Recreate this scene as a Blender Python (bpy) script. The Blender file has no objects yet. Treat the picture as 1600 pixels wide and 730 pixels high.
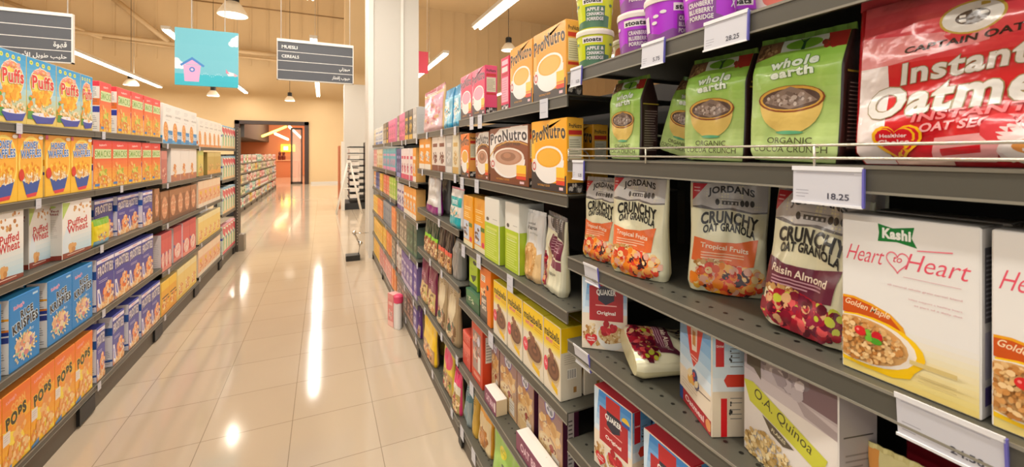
import bpy, bmesh, math, random
from math import sin, cos, pi, radians
from mathutils import Vector, noise, Matrix

# ------------------------------------------------------------------ camera, world, light, exposure
SC = bpy.context.scene
COL = SC.collection
H = 1.42                                   # eye height
F = 650.0; HY = 240.0
TH = math.atan(295.0 / 650.0)
CS, SN = cos(TH), sin(TH)
cam_d = bpy.data.cameras.new('camera'); cam = bpy.data.objects.new('camera', cam_d); COL.objects.link(cam)
cam_d.sensor_width = 36.0; cam_d.lens = 36.0 * F / 1600.0
cam_d.shift_y = -(365 - HY) / 1600.0
cam_d.clip_start = 0.02; cam_d.clip_end = 200
cam.location = (0, 0, H); cam.rotation_euler = (pi / 2, 0, -TH)
cam_d.dof.use_dof = True; cam_d.dof.focus_distance = 1.3; cam_d.dof.aperture_fstop = 8.0
SC.camera = cam
SC.view_settings.view_transform = 'Standard'; SC.view_settings.look = 'None'
SC.view_settings.gamma = 1.0; SC.view_settings.use_curve_mapping = False
SC.view_settings.exposure = 0.0
w = bpy.data.worlds.new('world'); SC.world = w; w.use_nodes = True
w.node_tree.nodes['Background'].inputs[0].default_value = (1.0, 0.955, 0.90, 1)
w.node_tree.nodes['Background'].inputs[1].default_value = 1.0
UP_SHARE = 0.55
STRIP_W = 16.0       # watts per metre of fluorescent strip
BELL_W = 9.0
SC.cycles.max_bounces = 6; SC.cycles.diffuse_bounces = 3; SC.cycles.glossy_bounces = 3
SC.cycles.caustics_reflective = False; SC.cycles.caustics_refractive = False
SC.cycles.sample_clamp_indirect = 4.0
try: SC.cycles.use_denoising = True
except Exception: pass

# ------------------------------------------------------------------ small helpers
def lin(hexs):
    hexs = hexs.lstrip('#')
    v = [int(hexs[i:i + 2], 16) / 255 for i in (0, 2, 4)]
    return tuple((c / 12.92 if c <= .04045 else ((c + .055) / 1.055) ** 2.4) for c in v) + (1.0,)
def mix(a, b, t):
    A = [int(a.lstrip('#')[i:i + 2], 16) for i in (0, 2, 4)]; B = [int(b.lstrip('#')[i:i + 2], 16) for i in (0, 2, 4)]
    return '#%02x%02x%02x' % tuple(int(round(x + (y - x) * t)) for x, y in zip(A, B))
MATS = {}
def mat(name, col=None, rough=.5, metal=0, emit=0, coat=0, bump=0, bscale=40, spec=.5, noisecol=0, alpha=1, trans=0):
    if name in MATS: return MATS[name]
    m = bpy.data.materials.new(name); m.use_nodes = True; nt = m.node_tree; b = nt.nodes['Principled BSDF']
    b.inputs['Roughness'].default_value = rough; b.inputs['Metallic'].default_value = metal
    b.inputs['Specular IOR Level'].default_value = spec
    b.inputs['Coat Weight'].default_value = coat; b.inputs['Coat Roughness'].default_value = .12
    if trans: b.inputs['Transmission Weight'].default_value = trans; b.inputs['IOR'].default_value = 1.05
    if alpha < 1: b.inputs['Alpha'].default_value = alpha
    if col is None:
        a = nt.nodes.new('ShaderNodeVertexColor'); a.layer_name = 'Col'
        nt.links.new(a.outputs[0], b.inputs['Base Color'])
    elif noisecol:
        tc = nt.nodes.new('ShaderNodeTexCoord'); n = nt.nodes.new('ShaderNodeTexNoise'); n.inputs['Scale'].default_value = bscale * .2
        n.inputs['Detail'].default_value = 4
        r = nt.nodes.new('ShaderNodeValToRGB'); c = lin(col)
        r.color_ramp.elements[0].color = tuple(x * (1 - noisecol) for x in c[:3]) + (1,); r.color_ramp.elements[1].color = tuple(min(1, x * (1 + noisecol)) for x in c[:3]) + (1,)
        r.color_ramp.elements[0].position = .35; r.color_ramp.elements[1].position = .65
        nt.links.new(tc.outputs['Object'], n.inputs['Vector']); nt.links.new(n.outputs[0], r.inputs[0]); nt.links.new(r.outputs[0], b.inputs['Base Color'])
    else:
        b.inputs['Base Color'].default_value = lin(col)
    if emit:
        b.inputs['Emission Color'].default_value = lin(col); b.inputs['Emission Strength'].default_value = emit
    if bump:
        n = nt.nodes.new('ShaderNodeTexNoise'); n.inputs['Scale'].default_value = bscale; n.inputs['Detail'].default_value = 3
        tc = nt.nodes.new('ShaderNodeTexCoord'); nt.links.new(tc.outputs['Object'], n.inputs['Vector'])
        bu = nt.nodes.new('ShaderNodeBump'); bu.inputs['Strength'].default_value = bump; bu.inputs['Distance'].default_value = .01
        nt.links.new(n.outputs[0], bu.inputs['Height']); nt.links.new(bu.outputs[0], b.inputs['Normal'])
    MATS[name] = m; return m
CARD = mat('printed_card', None, .38, coat=.15)
FILM = mat('printed_film', None, .33, coat=.35, bump=.25, bscale=28)
SHINY = mat('printed_glossy_film', None, .16, coat=.8, bump=.6, bscale=22)
STEEL = mat('shelf_paint', '#77746a', .42, noisecol=.05)
STEELD = mat('shelf_dark', '#3a3933', .5)
RAIL = mat('shelf_rail', '#8a867a', .35, metal=.25)
DARK = mat('dark_panel', '#1f1f1c', .6)
BLACK = mat('black_paint', '#161615', .45)
WHITE = mat('white_paint', '#e9e4da', .5, noisecol=.02)
CHROME = mat('chrome', '#d8d8d8', .15, metal=1)
TUBE = mat('tube_glow', '#fff4e4', .4, emit=9)
BULB = mat('bulb_glow', '#fff0dc', .4, emit=4)

class MB:
    """collects coloured faces into one mesh"""
    def __init__(s): s.v = []; s.f = []; s.c = []; s.sm = []
    def add(s, vs, fs, col, smooth=False):
        b = len(s.v); s.v += [tuple(p) for p in vs]
        for f in fs:
            s.f.append([i + b for i in f]); s.c.append(col); s.sm.append(smooth)
    def box(s, x0, y0, z0, x1, y1, z1, col='#ffffff', skip=()):
        vs = [(x0, y0, z0), (x1, y0, z0), (x1, y1, z0), (x0, y1, z0), (x0, y0, z1), (x1, y0, z1), (x1, y1, z1), (x0, y1, z1)]
        fs = [(0, 3, 2, 1), (4, 5, 6, 7), (0, 1, 5, 4), (1, 2, 6, 5), (2, 3, 7, 6), (3, 0, 4, 7)]
        s.add(vs, [f for i, f in enumerate(fs) if i not in skip], col); return s
    def tube(s, pts, r, col='#ffffff', n=8, closed=True):
        rings = []
        for i, p in enumerate(pts):
            p = Vector(p); d = (Vector(pts[min(i + 1, len(pts) - 1)]) - Vector(pts[max(i - 1, 0)])).normalized()
            a = d.cross(Vector((0, 0, 1)));
            if a.length < .05: a = d.cross(Vector((1, 0, 0)))
            a.normalize(); b = d.cross(a)
            rr = r[i] if isinstance(r, (list, tuple)) else r
            rings.append([p + a * rr * cos(2 * pi * k / n) + b * rr * sin(2 * pi * k / n) for k in range(n)])
        vs = [q for ring in rings for q in ring]
        fs = [(i * n + k, i * n + (k + 1) % n, (i + 1) * n + (k + 1) % n, (i + 1) * n + k) for i in range(len(pts) - 1) for k in range(n)]
        if closed: fs += [tuple(range(n))[::-1], tuple((len(pts) - 1) * n + k for k in range(n))]
        s.add(vs, fs, col, True); return s
    def lathe(s, prof, col='#ffffff', n=28, cx=0, cy=0, cols=None, cap=True):
        vs = []; 
        for r, z in prof: vs += [(cx + r * cos(2 * pi * k / n), cy + r * sin(2 * pi * k / n), z) for k in range(n)]
        for i in range(len(prof) - 1):
            s.add([vs[j] for j in range(i * n, i * n + 2 * n)], [(k, (k + 1) % n, n + (k + 1) % n, n + k) for k in range(n)], cols[i] if cols else col, True)
        if cap:
            s.add(vs[:n], [tuple(range(n))[::-1]], cols[0] if cols else col); s.add(vs[-n:], [tuple(range(n))], cols[-1] if cols else col)
        return s
    def mesh(s, name, m):
        me = bpy.data.meshes.new(name); me.from_pydata(s.v, [], s.f)
        me.polygons.foreach_set('use_smooth', s.sm)
        at = me.color_attributes.new('Col', 'FLOAT_COLOR', 'CORNER'); cache = {}; buf = []
        for f, c in zip(s.f, s.c):
            if c not in cache: cache[c] = lin(c)
            buf += list(cache[c]) * len(f)
        at.data.foreach_set('color', buf)
        me.materials.append(m); me.update(); return me
    def build(s, name, m, parent=None, loc=None):
        o = bpy.data.objects.new(name, s.mesh(name, m)); COL.objects.link(o)
        if parent: o.parent = parent
        if loc: o.location = loc
        return o
def tag(o, label=None, cat=None, group=None, kind=None):
    if label: o['label'] = label
    if cat: o['category'] = cat
    if group: o['group'] = group
    if kind: o['kind'] = kind
    return o
def empty(name, loc=(0, 0, 0), rz=0):
    o = bpy.data.objects.new(name, None); COL.objects.link(o); o.location = loc; o.rotation_euler = (0, 0, rz); o.empty_display_size = .05; return o
def copy_tree(o, parent=None):
    c = o.copy(); COL.objects.link(c)
    if parent: c.parent = parent
    for ch in list(o.children): copy_tree(ch, c)
    return c
def struct(name, mb, m):
    o = mb.build(name, m); o['kind'] = 'structure'; return o
def YX(px, X):                                     # where a sight line meets the shelf front at X
    t = (px - 800) / F; return X * (CS - t * SN) / (SN + t * CS)
def XY(px, Y):
    t = (px - 800) / F; return Y * (SN + t * CS) / (CS - t * SN)

# ------------------------------------------------------------------ printed artwork
TXT = {}
def text_raw(s, bold=0.0, sp=1.0):
    k = (s, bold, sp)
    if k in TXT: return TXT[k]
    cu = bpy.data.curves.new('t', 'FONT'); cu.body = s; cu.size = 1; cu.resolution_u = 3; cu.offset = bold; cu.fill_mode = 'FRONT'; cu.space_character = sp
    o = bpy.data.objects.new('t', cu); COL.objects.link(o); bpy.context.view_layer.update()
    me = bpy.data.meshes.new_from_object(o.evaluated_get(bpy.context.evaluated_depsgraph_get()))
    vs = [(v.co.x, v.co.y) for v in me.vertices]; fs = [tuple(p.vertices) for p in me.polygons]
    bpy.data.objects.remove(o); bpy.data.curves.remove(cu); bpy.data.meshes.remove(me)
    bb = (min(p[0] for p in vs), max(p[0] for p in vs), min(p[1] for p in vs), max(p[1] for p in vs)) if vs else (0, 1, 0, 1)
    TXT[k] = (vs, fs, bb); return TXT[k]
def text_mesh(s, bold=0.0, sp=1.0, ref=None):
    vs, fs, bb = text_raw(s, bold, sp); x0, x1, y0, y1 = text_raw(s, ref, sp)[2] if ref is not None else bb
    return [((x - x0) / max(x1 - x0, 1e-6) - .5, (y - y0) / max(y1 - y0, 1e-6) - .5) for x, y in vs], fs
class Art:
    """flat coloured shapes in face fractions (0..1 across, 0..1 up); a = width / height of the face"""
    def __init__(s, a=.7): s.it = []; s.a = a; s.r = random.Random(7); s.wt = 5
    def poly(s, pts, col): s.it.append((pts, [tuple(range(len(pts)))], col, s.wt)); return s
    def rect(s, x0, y0, x1, y1, col): return s.poly([(x0, y0), (x1, y0), (x1, y1), (x0, y1)], col)
    def ell(s, cx, cy, rx, ry, col, n=22, a0=0, a1=2 * pi, rot=0):
        full = a1 - a0 > 6.2; pts = []
        for k in range(n if full else n + 1):
            a = a0 + (a1 - a0) * k / n; x, y = rx * cos(a), ry * sin(a)
            if rot: X, Y = x * s.a, y; x, y = (X * cos(rot) - Y * sin(rot)) / s.a, X * sin(rot) + Y * cos(rot)
            pts.append((min(1, max(0, cx + x)), min(1, max(0, cy + y))))
        return s.poly(pts, col)
    def grad(s, x0, y0, x1, y1, ca, cb, n=8):
        for i in range(n): s.rect(x0, y0 + (y1 - y0) * i / n, x1, y0 + (y1 - y0) * (i + 1) / n, mix(ca, cb, (i + .5) / n))
        return s
    def text(s, t, cx, cy, w, h, col, bold=0.0, shear=0, rot=0, arc=0, out=None, outw=.05, sp=None, ref=None):
        sp = sp or 1 + 2.2 * max(0, bold + (outw if out else 0) - .01)
        if out: s.text(t, cx, cy, w, h, out, bold + outw, shear, rot, arc, sp=sp, ref=bold)
        vs, fs = text_mesh(t, bold, sp, ref); pts = []
        for x, y in vs:
            x2 = x * w + shear * y * h / s.a; y2 = y * h + arc * (1 - 4 * x * x)
            if rot: X, Y = x2 * s.a, y2; x2, y2 = (X * cos(rot) - Y * sin(rot)) / s.a, X * sin(rot) + Y * cos(rot)
            pts.append((min(.999, max(.001, cx + x2)), min(.999, max(.001, cy + y2))))
        s.it.append((pts, fs, col, 16)); return s
    def blobs(s, cx, cy, rx, ry, n, size, cols, seed=1, n_side=7, sq=1.0):
        r = random.Random(seed); s.wt = .3
        for i in range(n):
            a = r.random() * 2 * pi; q = r.random() ** .5; x = cx + rx * q * cos(a); y = cy + ry * q * sin(a)
            k = size * (.6 + .8 * r.random()); s.ell(x, y, k / s.a * .8, k * sq * (.5 + .5 * r.random()), r.choice(cols), n_side, rot=r.random() * 3)
        s.wt = 5; return s
    def lines(s, x0, x1, ys, th, col, seed=2):
        r = random.Random(seed)
        for y in ys: s.rect(x0, y - th / 2, x0 + (x1 - x0) * (.7 + .3 * r.random()), y + th / 2, col)
        return s
    def heart(s, cx, cy, w, h, col):
        pts = []
        for k in range(26):
            a = 2 * pi * k / 26; x = 16 * sin(a) ** 3 / 34; y = (13 * cos(a) - 5 * cos(2 * a) - 2 * cos(3 * a) - cos(4 * a)) / 30
            pts.append((cx + x * w, cy + y * h))
        return s.poly(pts, col)
    def bowl(s, cx, cy, rx, ry, out, fill, depth, foods=None, rim=None, n=50, size=.02, seed=3):
        pts = [(cx + rx * cos(pi + pi * k / 16), cy + depth * sin(pi + pi * k / 16)) for k in range(17)]
        s.poly(pts, out); s.ell(cx, cy, rx, ry, rim or out); s.ell(cx, cy, rx * .88, ry * .82, fill)
        if foods: s.blobs(cx, cy, rx * .8, ry * .75, n, size, foods, seed)
        return s
def bis(pts, fs, lines):
    xs = [p[0] for p in pts]; ys = [p[1] for p in pts]
    cu = [c for c in lines[0] if min(xs) + 1e-5 < c < max(xs) - 1e-5]; cv = [c for c in lines[1] if min(ys) + 1e-5 < c < max(ys) - 1e-5]
    if not cu and not cv: return pts, fs
    bm = bmesh.new(); V = [bm.verts.new((x, y, 0)) for x, y in pts]
    for f in fs:
        try: bm.faces.new([V[i] for i in f])
        except Exception: pass
    for ax, cc in ((0, cu), (1, cv)):
        no = Vector((1, 0, 0)) if ax == 0 else Vector((0, 1, 0))
        for c in cc:
            bmesh.ops.bisect_plane(bm, geom=bm.verts[:] + bm.edges[:] + bm.faces[:], plane_co=no * c, plane_no=no)
    bm.verts.index_update(); P = [(v.co.x, v.co.y) for v in bm.verts]; Fs = [tuple(v.index for v in f.verts) for f in bm.faces]; bm.free(); return P, Fs
def apply_art(mb, art, fn, lines=None, base=.0003, inc=.000012, smooth=False):
    tot = 0
    for i, (pts, fs, col, wt) in enumerate(art.it):
        tot += wt if lines else 1
        if lines: pts, fs = bis(pts, fs, lines)
        off = base + inc * tot
        mb.add([fn(u, v, off) for u, v in pts], fs, col, smooth)
def box_faces(w, d, h, bev):
    bm = bmesh.new(); bmesh.ops.create_cube(bm, size=1)
    for v in bm.verts: v.co = Vector((v.co.x * w, v.co.y * d + d / 2, v.co.z * h + h / 2))
    bmesh.ops.bevel(bm, geom=bm.edges[:], offset=bev, segments=1, affect='EDGES', profile=.5)
    bm.verts.index_update(); r = [tuple(v.co) for v in bm.verts], [(tuple(v.index for v in f.verts), tuple(f.normal)) for f in bm.faces]; bm.free(); return r
# ---- carton: front at y = 0 facing -y
def carton(name, w, h, d, front, side, art=None, sart=None, top=None, window=None, m=CARD, flap=True):
    mb = MB(); vs, fs = box_faces(w, d, h, .0012); top = top or side
    for f, nrm in fs:
        c = front if nrm[1] < -.6 else top if nrm[2] > .6 else side
        mb.add([vs[i] for i in f], [tuple(range(len(f)))], c)
    e = .0015
    if art: apply_art(mb, art, lambda u, v, o: (-w / 2 + e + u * (w - 2 * e), -o, e + v * (h - 2 * e)))
    o = mb.build(name, m)
    if sart:
        sp = MB(); apply_art(sp, sart, lambda u, v, o_: (w / 2 + o_, e + u * (d - 2 * e), e + v * (h - 2 * e))); sp.build('side_panel', m, o)
        sp = MB(); apply_art(sp, sart, lambda u, v, o_: (-w / 2 - o_, d - e - u * (d - 2 * e), e + v * (h - 2 * e))); sp.build('side_panel', m, o)
    if flap:                                        # glued closing flap with its tuck tab
        f = MB(); f.box(-w / 2 + .002, .002, h, w / 2 - .002, d * .62, h + .0009, mix(top, '#ffffff', .12)); f.box(-w * .18, d * .62, h, w * .18, d * .75, h + .0009, mix(top, '#ffffff', .12))
        f.build('top_flap', m, o)
    o['_s'] = (w, h, d); return o
# ---- pouch / bag
def pouch(name, w, h, t, art, body, side=None, back=None, style='stand', p=3.0, seed=0, wr=.004, seal='#ffffff', m=FILM, sealh=.05, narrow=.05, sart=None, hole=False):
    def T(v):
        if style == 'pillow': return t * max(.02, sin(pi * min(1, max(0, v))) ** .5)
        if style == 'block': return t * (1 if v < .7 else max(.05, (1 - (v - .7) / .3) ** .8)) * (.82 + .18 * min(1, v / .06))
        return t * max(.035, (1 - v) ** .62) * (.72 + .28 * min(1, v / .08))
    def W(v): return w * (1 - narrow * sin(pi * min(1, v * 1.1)) ** 2) * (.93 + .07 * min(1, v / .07))
    def wrk(u, v):
        e = max(0, 1 - abs(2 * u - 1) ** 6)
        return wr * e * (noise.noise(Vector((u * 3 + seed * 7.1, v * 5 + seed, .3))) + .6 * noise.noise(Vector((u * 9 + seed, v * 4, 2.7 + seed))))
    def fr(u, v, o=0):
        s_ = max(0, 1 - abs(2 * u - 1) ** p) ** (1 / p)
        return ((u - .5) * W(v), t / 2 - T(v) / 2 * s_ - wrk(u, v) - o, v * h)
    def bk(u, v):
        s_ = max(0, 1 - abs(2 * u - 1) ** p) ** (1 / p); return ((u - .5) * W(v), t / 2 + T(v) / 2 * s_, v * h)
    nu, nv = 44, 40; us = [.5 - .5 * cos(pi * i / nu) for i in range(nu + 1)]
    mb = MB(); side = side or body; back = back or side; VS = 1 - sealh
    node = [[Vector(fr(u, VS * j / nv)) for u in us] for j in range(nv + 1)]
    import bisect
    def frl(u, v, o):                                # the same facets as the body, lifted by o
        i = min(nu - 1, max(0, bisect.bisect_right(us, u) - 1)); a = (u - us[i]) / (us[i + 1] - us[i])
        q = min(.99999, max(0, v / VS)) * nv; j = int(q); b = q - j
        p = (node[j][i] * (1 - a) + node[j][i + 1] * a) * (1 - b) + (node[j + 1][i] * (1 - a) + node[j + 1][i + 1] * a) * b
        sd = .9 * (2 * u - 1) ** 5
        return (p.x + o * sd, p.y - o, p.z)
    LN = ([(u - .035) / .93 for u in us], [(VS * j / nv - .005) / (VS - .005) for j in range(nv + 1)])
    for fnc, isf in ((fr, True), (bk, False)):
        vs = [fnc(u, VS * j / nv) for j in range(nv + 1) for u in us]
        for j in range(nv):
            for i in range(nu):
                a = j * (nu + 1) + i; um = (us[i] + us[i + 1]) / 2
                c = (side if (um < .035 or um > .965) and (p > 3.5 or style == 'block') else body) if isf else back
                q = [a, a + 1, a + nu + 2, a + nu + 1]
                if not isf: q = q[::-1]
                mb.c.append(c); mb.f.append([k + len(mb.v) for k in q]); mb.sm.append(True)
        mb.v += vs
    if art: apply_art(mb, art, lambda u, v, o: frl(.035 + u * .93, .005 + v * (VS - .005), o), LN, base=.0009, inc=.00001, smooth=True)
    if sart:
        for sg in (1, -1):
            apply_art(mb, sart, lambda u, v, o: (sg * (W(v * VS) / 2 + .0006 + o), t / 2 + sg * (u - .5) * T(v * VS) * .8, v * VS * h), ([], [j / nv for j in range(nv + 1)]))
    o = mb.build(name, m)
    s = MB(); n = 22; y0 = t / 2                    # crimped seal across the top
    for j in range(n):
        u0, u1 = j / n, (j + 1) / n
        zz0, zz1 = VS * h - .001, h
        def P(u, z, k): return ((u - .5) * W(1) * (1.0), y0 + k + .0012 * sin(u * 40 + seed) + (z - zz0) * .15 * sin(u * 5 + seed * 2), z)
        s.add([P(u0, zz0, -.0022), P(u1, zz0, -.0022), P(u1, zz1, -.0012), P(u0, zz1, -.0012)], [(0, 1, 2, 3)], seal, True)
        s.add([P(u0, zz0, .0022), P(u1, zz0, .0022), P(u1, zz1, .0006), P(u0, zz1, .0006)], [(3, 2, 1, 0)], seal, True)
        s.add([P(u0, zz1, -.0012), P(u1, zz1, -.0012), P(u1, zz1, .0006), P(u0, zz1, .0006)], [(0, 1, 2, 3)], seal)
    s.build('top_seal', m, o)
    g = MB(); bt = [fr(u, 0) for u in us] + [bk(u, 0) for u in us[::-1]]; g.add(bt, [tuple(range(len(bt)))[::-1]], side); g.build('base_gusset', m, o)
    o['_s'] = (w, h, t); return o
# ---- pot with lid
def pot(name, r, h, body, art, lidc, rt=None, m=CARD):
    rb = r * .86; mb = MB(); n = 48; da = 2 * pi / n
    def cyl(u, v, o):
        a = (u - .5) * 4.2 / da; k = math.floor(a); f = a - k; R = rb + (r - rb) * v + o
        return (R * (sin(k * da) * (1 - f) + sin((k + 1) * da) * f), -R * (cos(k * da) * (1 - f) + cos((k + 1) * da) * f), .003 + v * (h * .86 - .004))
    mb.lathe([(rb * .96, 0), (rb, .003), (r, h * .86)], body, n)
    apply_art(mb, art, cyl, ([.5 + k * da / 4.2 for k in range(-16, 17)], []), smooth=True, base=.0004)
    o = mb.build(name, m)
    l = MB(); l.lathe([(r, h * .84), (r * 1.045, h * .845), (r * 1.06, h * .93), (r * 1.04, h * .985), (r * .97, h), (r * .9, h * .985)], lidc, n)
    l.build('lid', MATS.get('lid') or mat('lid', None, .4), o)
    o['_s'] = (2 * r, h, 2 * r); return o

# ------------------------------------------------------------------ placing: prototypes and copies
PROTO = {}; USED = set(); DES = {}
ORD = ['first', 'second', 'third', 'fourth', 'fifth', 'sixth', 'seventh', 'eighth', 'ninth', 'tenth', 'eleventh', 'twelfth', 'thirteenth', 'fourteenth', 'fifteenth', 'sixteenth']
def get(design):
    if design not in PROTO: PROTO[design] = DES[design][0]()
    p = PROTO[design]
    if design in USED: return copy_tree(p)
    USED.add(design); return p
def put(design, x, y, z, rz, label, cat=None, group=None, sx=1, sz=1, sy=1, tilt=0, roll=0):
    o = get(design); d = DES[design]
    o.location = (x, y, z + .0008); o.rotation_mode = 'XYZ'; o.rotation_euler = (tilt, roll, rz)
    o.scale = (sx, sy, sz)
    tag(o, label, cat or d[2], group or d[3])
    if '_s' in o.keys():
        pass
    return o
XL = -1.145; XR = .603
SHN = {'L': 'cereal gondola', 'R': 'muesli gondola'}
ROWS = {}; LATER = []
def headroom(side, y, z):
    B, L = (LB, LL) if side == 'L' else (RB, [NEAR, NEAR, F1, F2, F3, F4, F4])
    b = max([i for i in range(len(B) - 1) if B[i] <= y] or [0]); up = [q for q in L[b] if q > z + .1]
    return (min(up) - .016 - z) if up else 9
def row(side, design, px0, px1, z, shelf, n=1, h=None, setback=.008, gap=.012, behind=0, jit=0, desc=None, wmul=1.0):
    """n packs of one design side by side between two sight lines on the shelf front"""
    X = (XL if side == 'L' else XR); sg = -1 if side == 'L' else 1
    Xf = X + sg * setback
    y0, y1 = YX(px0, Xf), YX(px1, Xf)
    if y0 > y1: y0, y1 = y1, y0
    if design not in PROTO: PROTO[design] = DES[design][0]()
    W, Hh, D = PROTO[design]['_s']; wsl = (y1 - y0) / n
    B_y = LB if side == 'L' else RB; bi = max(i for i in range(len(B_y) - 1) if B_y[i] <= (y0 + y1) / 2)
    y0, y1 = max(y0, B_y[bi] + .004), min(y1, B_y[bi + 1] - .004); wsl = (y1 - y0) / n
    d = desc or DES[design][1]; rnd = random.Random(int(px0 * 7 + z * 100))
    key = (d, shelf)
    for k in range(n):
        idx = ROWS.get(key, 0); ROWS[key] = idx + 1
        y = y0 + (k + .5) * wsl; hh = min(h or Hh, headroom(side, y, z))
        for b in range(behind + 1):
            o = put(design, Xf + sg * (b * (D * 1.06 + .004) + rnd.random() * jit), y, z, pi / 2 if side == 'L' else -pi / 2, None, None, '%s on %s shelf' % (DES[design][3], shelf), sx=wsl * (1 - gap) / W * wmul, sz=hh / Hh * (1 if not b else .99))
            if jit: o.rotation_euler[2] += (rnd.random() - .5) * jit * 4
            LATER.append((o, d, shelf, idx, b))
def finish_labels():
    for o, d, shelf, idx, b in LATER:
        n = ROWS[(d, shelf)]
        if n == 1: lab = d + (', standing behind its front one' if b else '') + ', %s shelf' % shelf
        elif b: lab = '%s behind the %s of its row, %s shelf' % (d, ORD[min(idx, 15)], shelf)
        else: lab = '%s, %s from near end of its row, %s shelf' % (d, ORD[min(idx, 15)], shelf)
        o['label'] = lab
def settle(o, z):
    """lower or raise a thing until its lowest point rests on height z"""
    bpy.context.view_layer.update(); lo = min((p.matrix_world @ v.co).z for p in [o] + list(o.children) for v in p.data.vertices); o.location.z += z + .0006 - lo
def ground(px, py, z):
    d = (H - z) * F / (py - HY); t = (px - 800) / F; return d * (t * CS + SN), d * (CS - t * SN)
def D_(name, fn, desc, cat, group): DES[name] = (fn, desc, cat, group)
# ------------------------------------------------------------------ room shell
def floor_mat():
    m = bpy.data.materials.new('floor_tile'); m.use_nodes = True; nt = m.node_tree; b = nt.nodes['Principled BSDF']
    tc = nt.nodes.new('ShaderNodeTexCoord'); mp = nt.nodes.new('ShaderNodeMapping'); mp.inputs['Location'].default_value = (.148 + .403 * 40, -2.093 + .403 * 20, 0)
    nt.links.new(tc.outputs['Object'], mp.inputs['Vector'])
    br = nt.nodes.new('ShaderNodeTexBrick'); br.offset = 0; br.squash = 1; br.inputs['Scale'].default_value = 1
    br.inputs['Brick Width'].default_value = .403; br.inputs['Row Height'].default_value = .403
    br.inputs['Mortar Size'].default_value = .0018; br.inputs['Mortar Smooth'].default_value = .1; br.inputs['Bias'].default_value = 0
    br.inputs['Color1'].default_value = lin('#cdbca4'); br.inputs['Color2'].default_value = lin('#cab8a0'); br.inputs['Mortar'].default_value = lin('#9a8a74')
    n = nt.nodes.new('ShaderNodeTexNoise'); n.inputs['Scale'].default_value = 2.2; n.inputs['Detail'].default_value = 5
    nt.links.new(tc.outputs['Object'], n.inputs['Vector'])
    mx = nt.nodes.new('ShaderNodeMix'); mx.data_type = 'RGBA'; mx.blend_type = 'MULTIPLY'; mx.inputs[0].default_value = .10
    nt.links.new(mp.outputs[0], br.inputs['Vector']); nt.links.new(br.outputs[0], mx.inputs[6]); nt.links.new(n.outputs[0], mx.inputs[7]); nt.links.new(mx.outputs[2], b.inputs['Base Color'])
    b.inputs['Roughness'].default_value = .10; b.inputs['Specular IOR Level'].default_value = .62
    mr = nt.nodes.new('ShaderNodeMapRange'); mr.inputs[3].default_value = .05; mr.inputs[4].default_value = .13
    nt.links.new(n.outputs[0], mr.inputs[0]); nt.links.new(mr.outputs[0], b.inputs['Roughness'])
    return m
FLOORM = floor_mat()
TAN = mat('tan_wall', '#d3b68a', .8, noisecol=.025, bscale=3)
CREAM = mat('cream_paint', '#cfc9be', .6, noisecol=.015, bscale=4)
SALMON = mat('salmon_paint', '#eaa47c', .8)
YB = 21.5
struct('floor', MB().box(-14, -3, -.05, 17, 34, 0), FLOORM)
wb = MB(); dx0, dx1, dz = -3.39, -.627, 2.78
wb.box(-14, YB, 0, dx0, YB + .25, 9); wb.box(dx1, YB, 0, 17, YB + .25, 9); wb.box(dx0, YB, dz, dx1, YB + .25, 9)
struct('wall_back', wb, TAN)
struct('wall_left', MB().box(-14.2, -3, 0, -14, 34, 9), TAN)
struct('wall_right', MB().box(17, -3, 0, 17.2, 34, 9), TAN)
struct('ceiling', MB().box(-14.2, -3, 9, 17.2, 34, 9.2), TAN)
rb = MB()
for i in range(46): rb.box(-13.5 + i * .66, YB - .03, 5.3, -13.44 + i * .66, YB, 9)
struct('trim_1', rb, TAN)
struct('trim_2', MB().box(-14, YB - .02, 0, dx0 - .1, YB, .1).box(dx1 + .1, YB - .02, 0, 17, YB, .1), CREAM)
dfm = MB(); dfm.box(dx0 - .12, YB - .06, 0, dx0 + .06, YB + .3, dz + .1); dfm.box(dx1 - .16, YB - .06, 0, dx1 + .02, YB + .3, dz + .1); dfm.box(dx0 - .12, YB - .06, dz - .06, dx1 + .02, YB + .3, dz + .1)
struct('door_1', dfm, mat('door_frame_dark', '#3a2a22', .4))
dg = MB(); dg.box(dx1 - .75, YB + .35, 0, dx1 - .68, YB + .42, 2.6).box(dx1 - .32, YB + .35, 0, dx1 - .26, YB + .42, 2.6).box(dx1 - .75, YB + .35, 2.55, dx1 - .26, YB + .42, 2.62).box(dx1 - .75, YB + .35, .0, dx1 - .26, YB + .42, .1)
struct('door_2', dg, mat('door_leaf_dark', '#4a3a30', .35))
struct('window_1', MB().box(dx1 - .68, YB + .38, .1, dx1 - .32, YB + .39, 2.55), mat('door_glass', '#f2dccb', .05, alpha=.3))
# the shop beyond the doorway
struct('wall_far', MB().box(-9, 31, 0, 6, 31.2, 4.5), SALMON)
struct('wall_far_side', MB().box(.6, YB + .3, 0, .8, 31, 4.5).box(-9, YB + .3, 0, -8.8, 31, 4.5), SALMON)
struct('trim_3', MB().box(-8.8, YB + .3, 2.15, -3.2, 31, 4.2), mat('dark_soffit', '#5a5550', .7))
struct('ceiling_far', MB().box(-9, YB + .25, 4.2, 6, 31, 4.3), SALMON)
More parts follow.
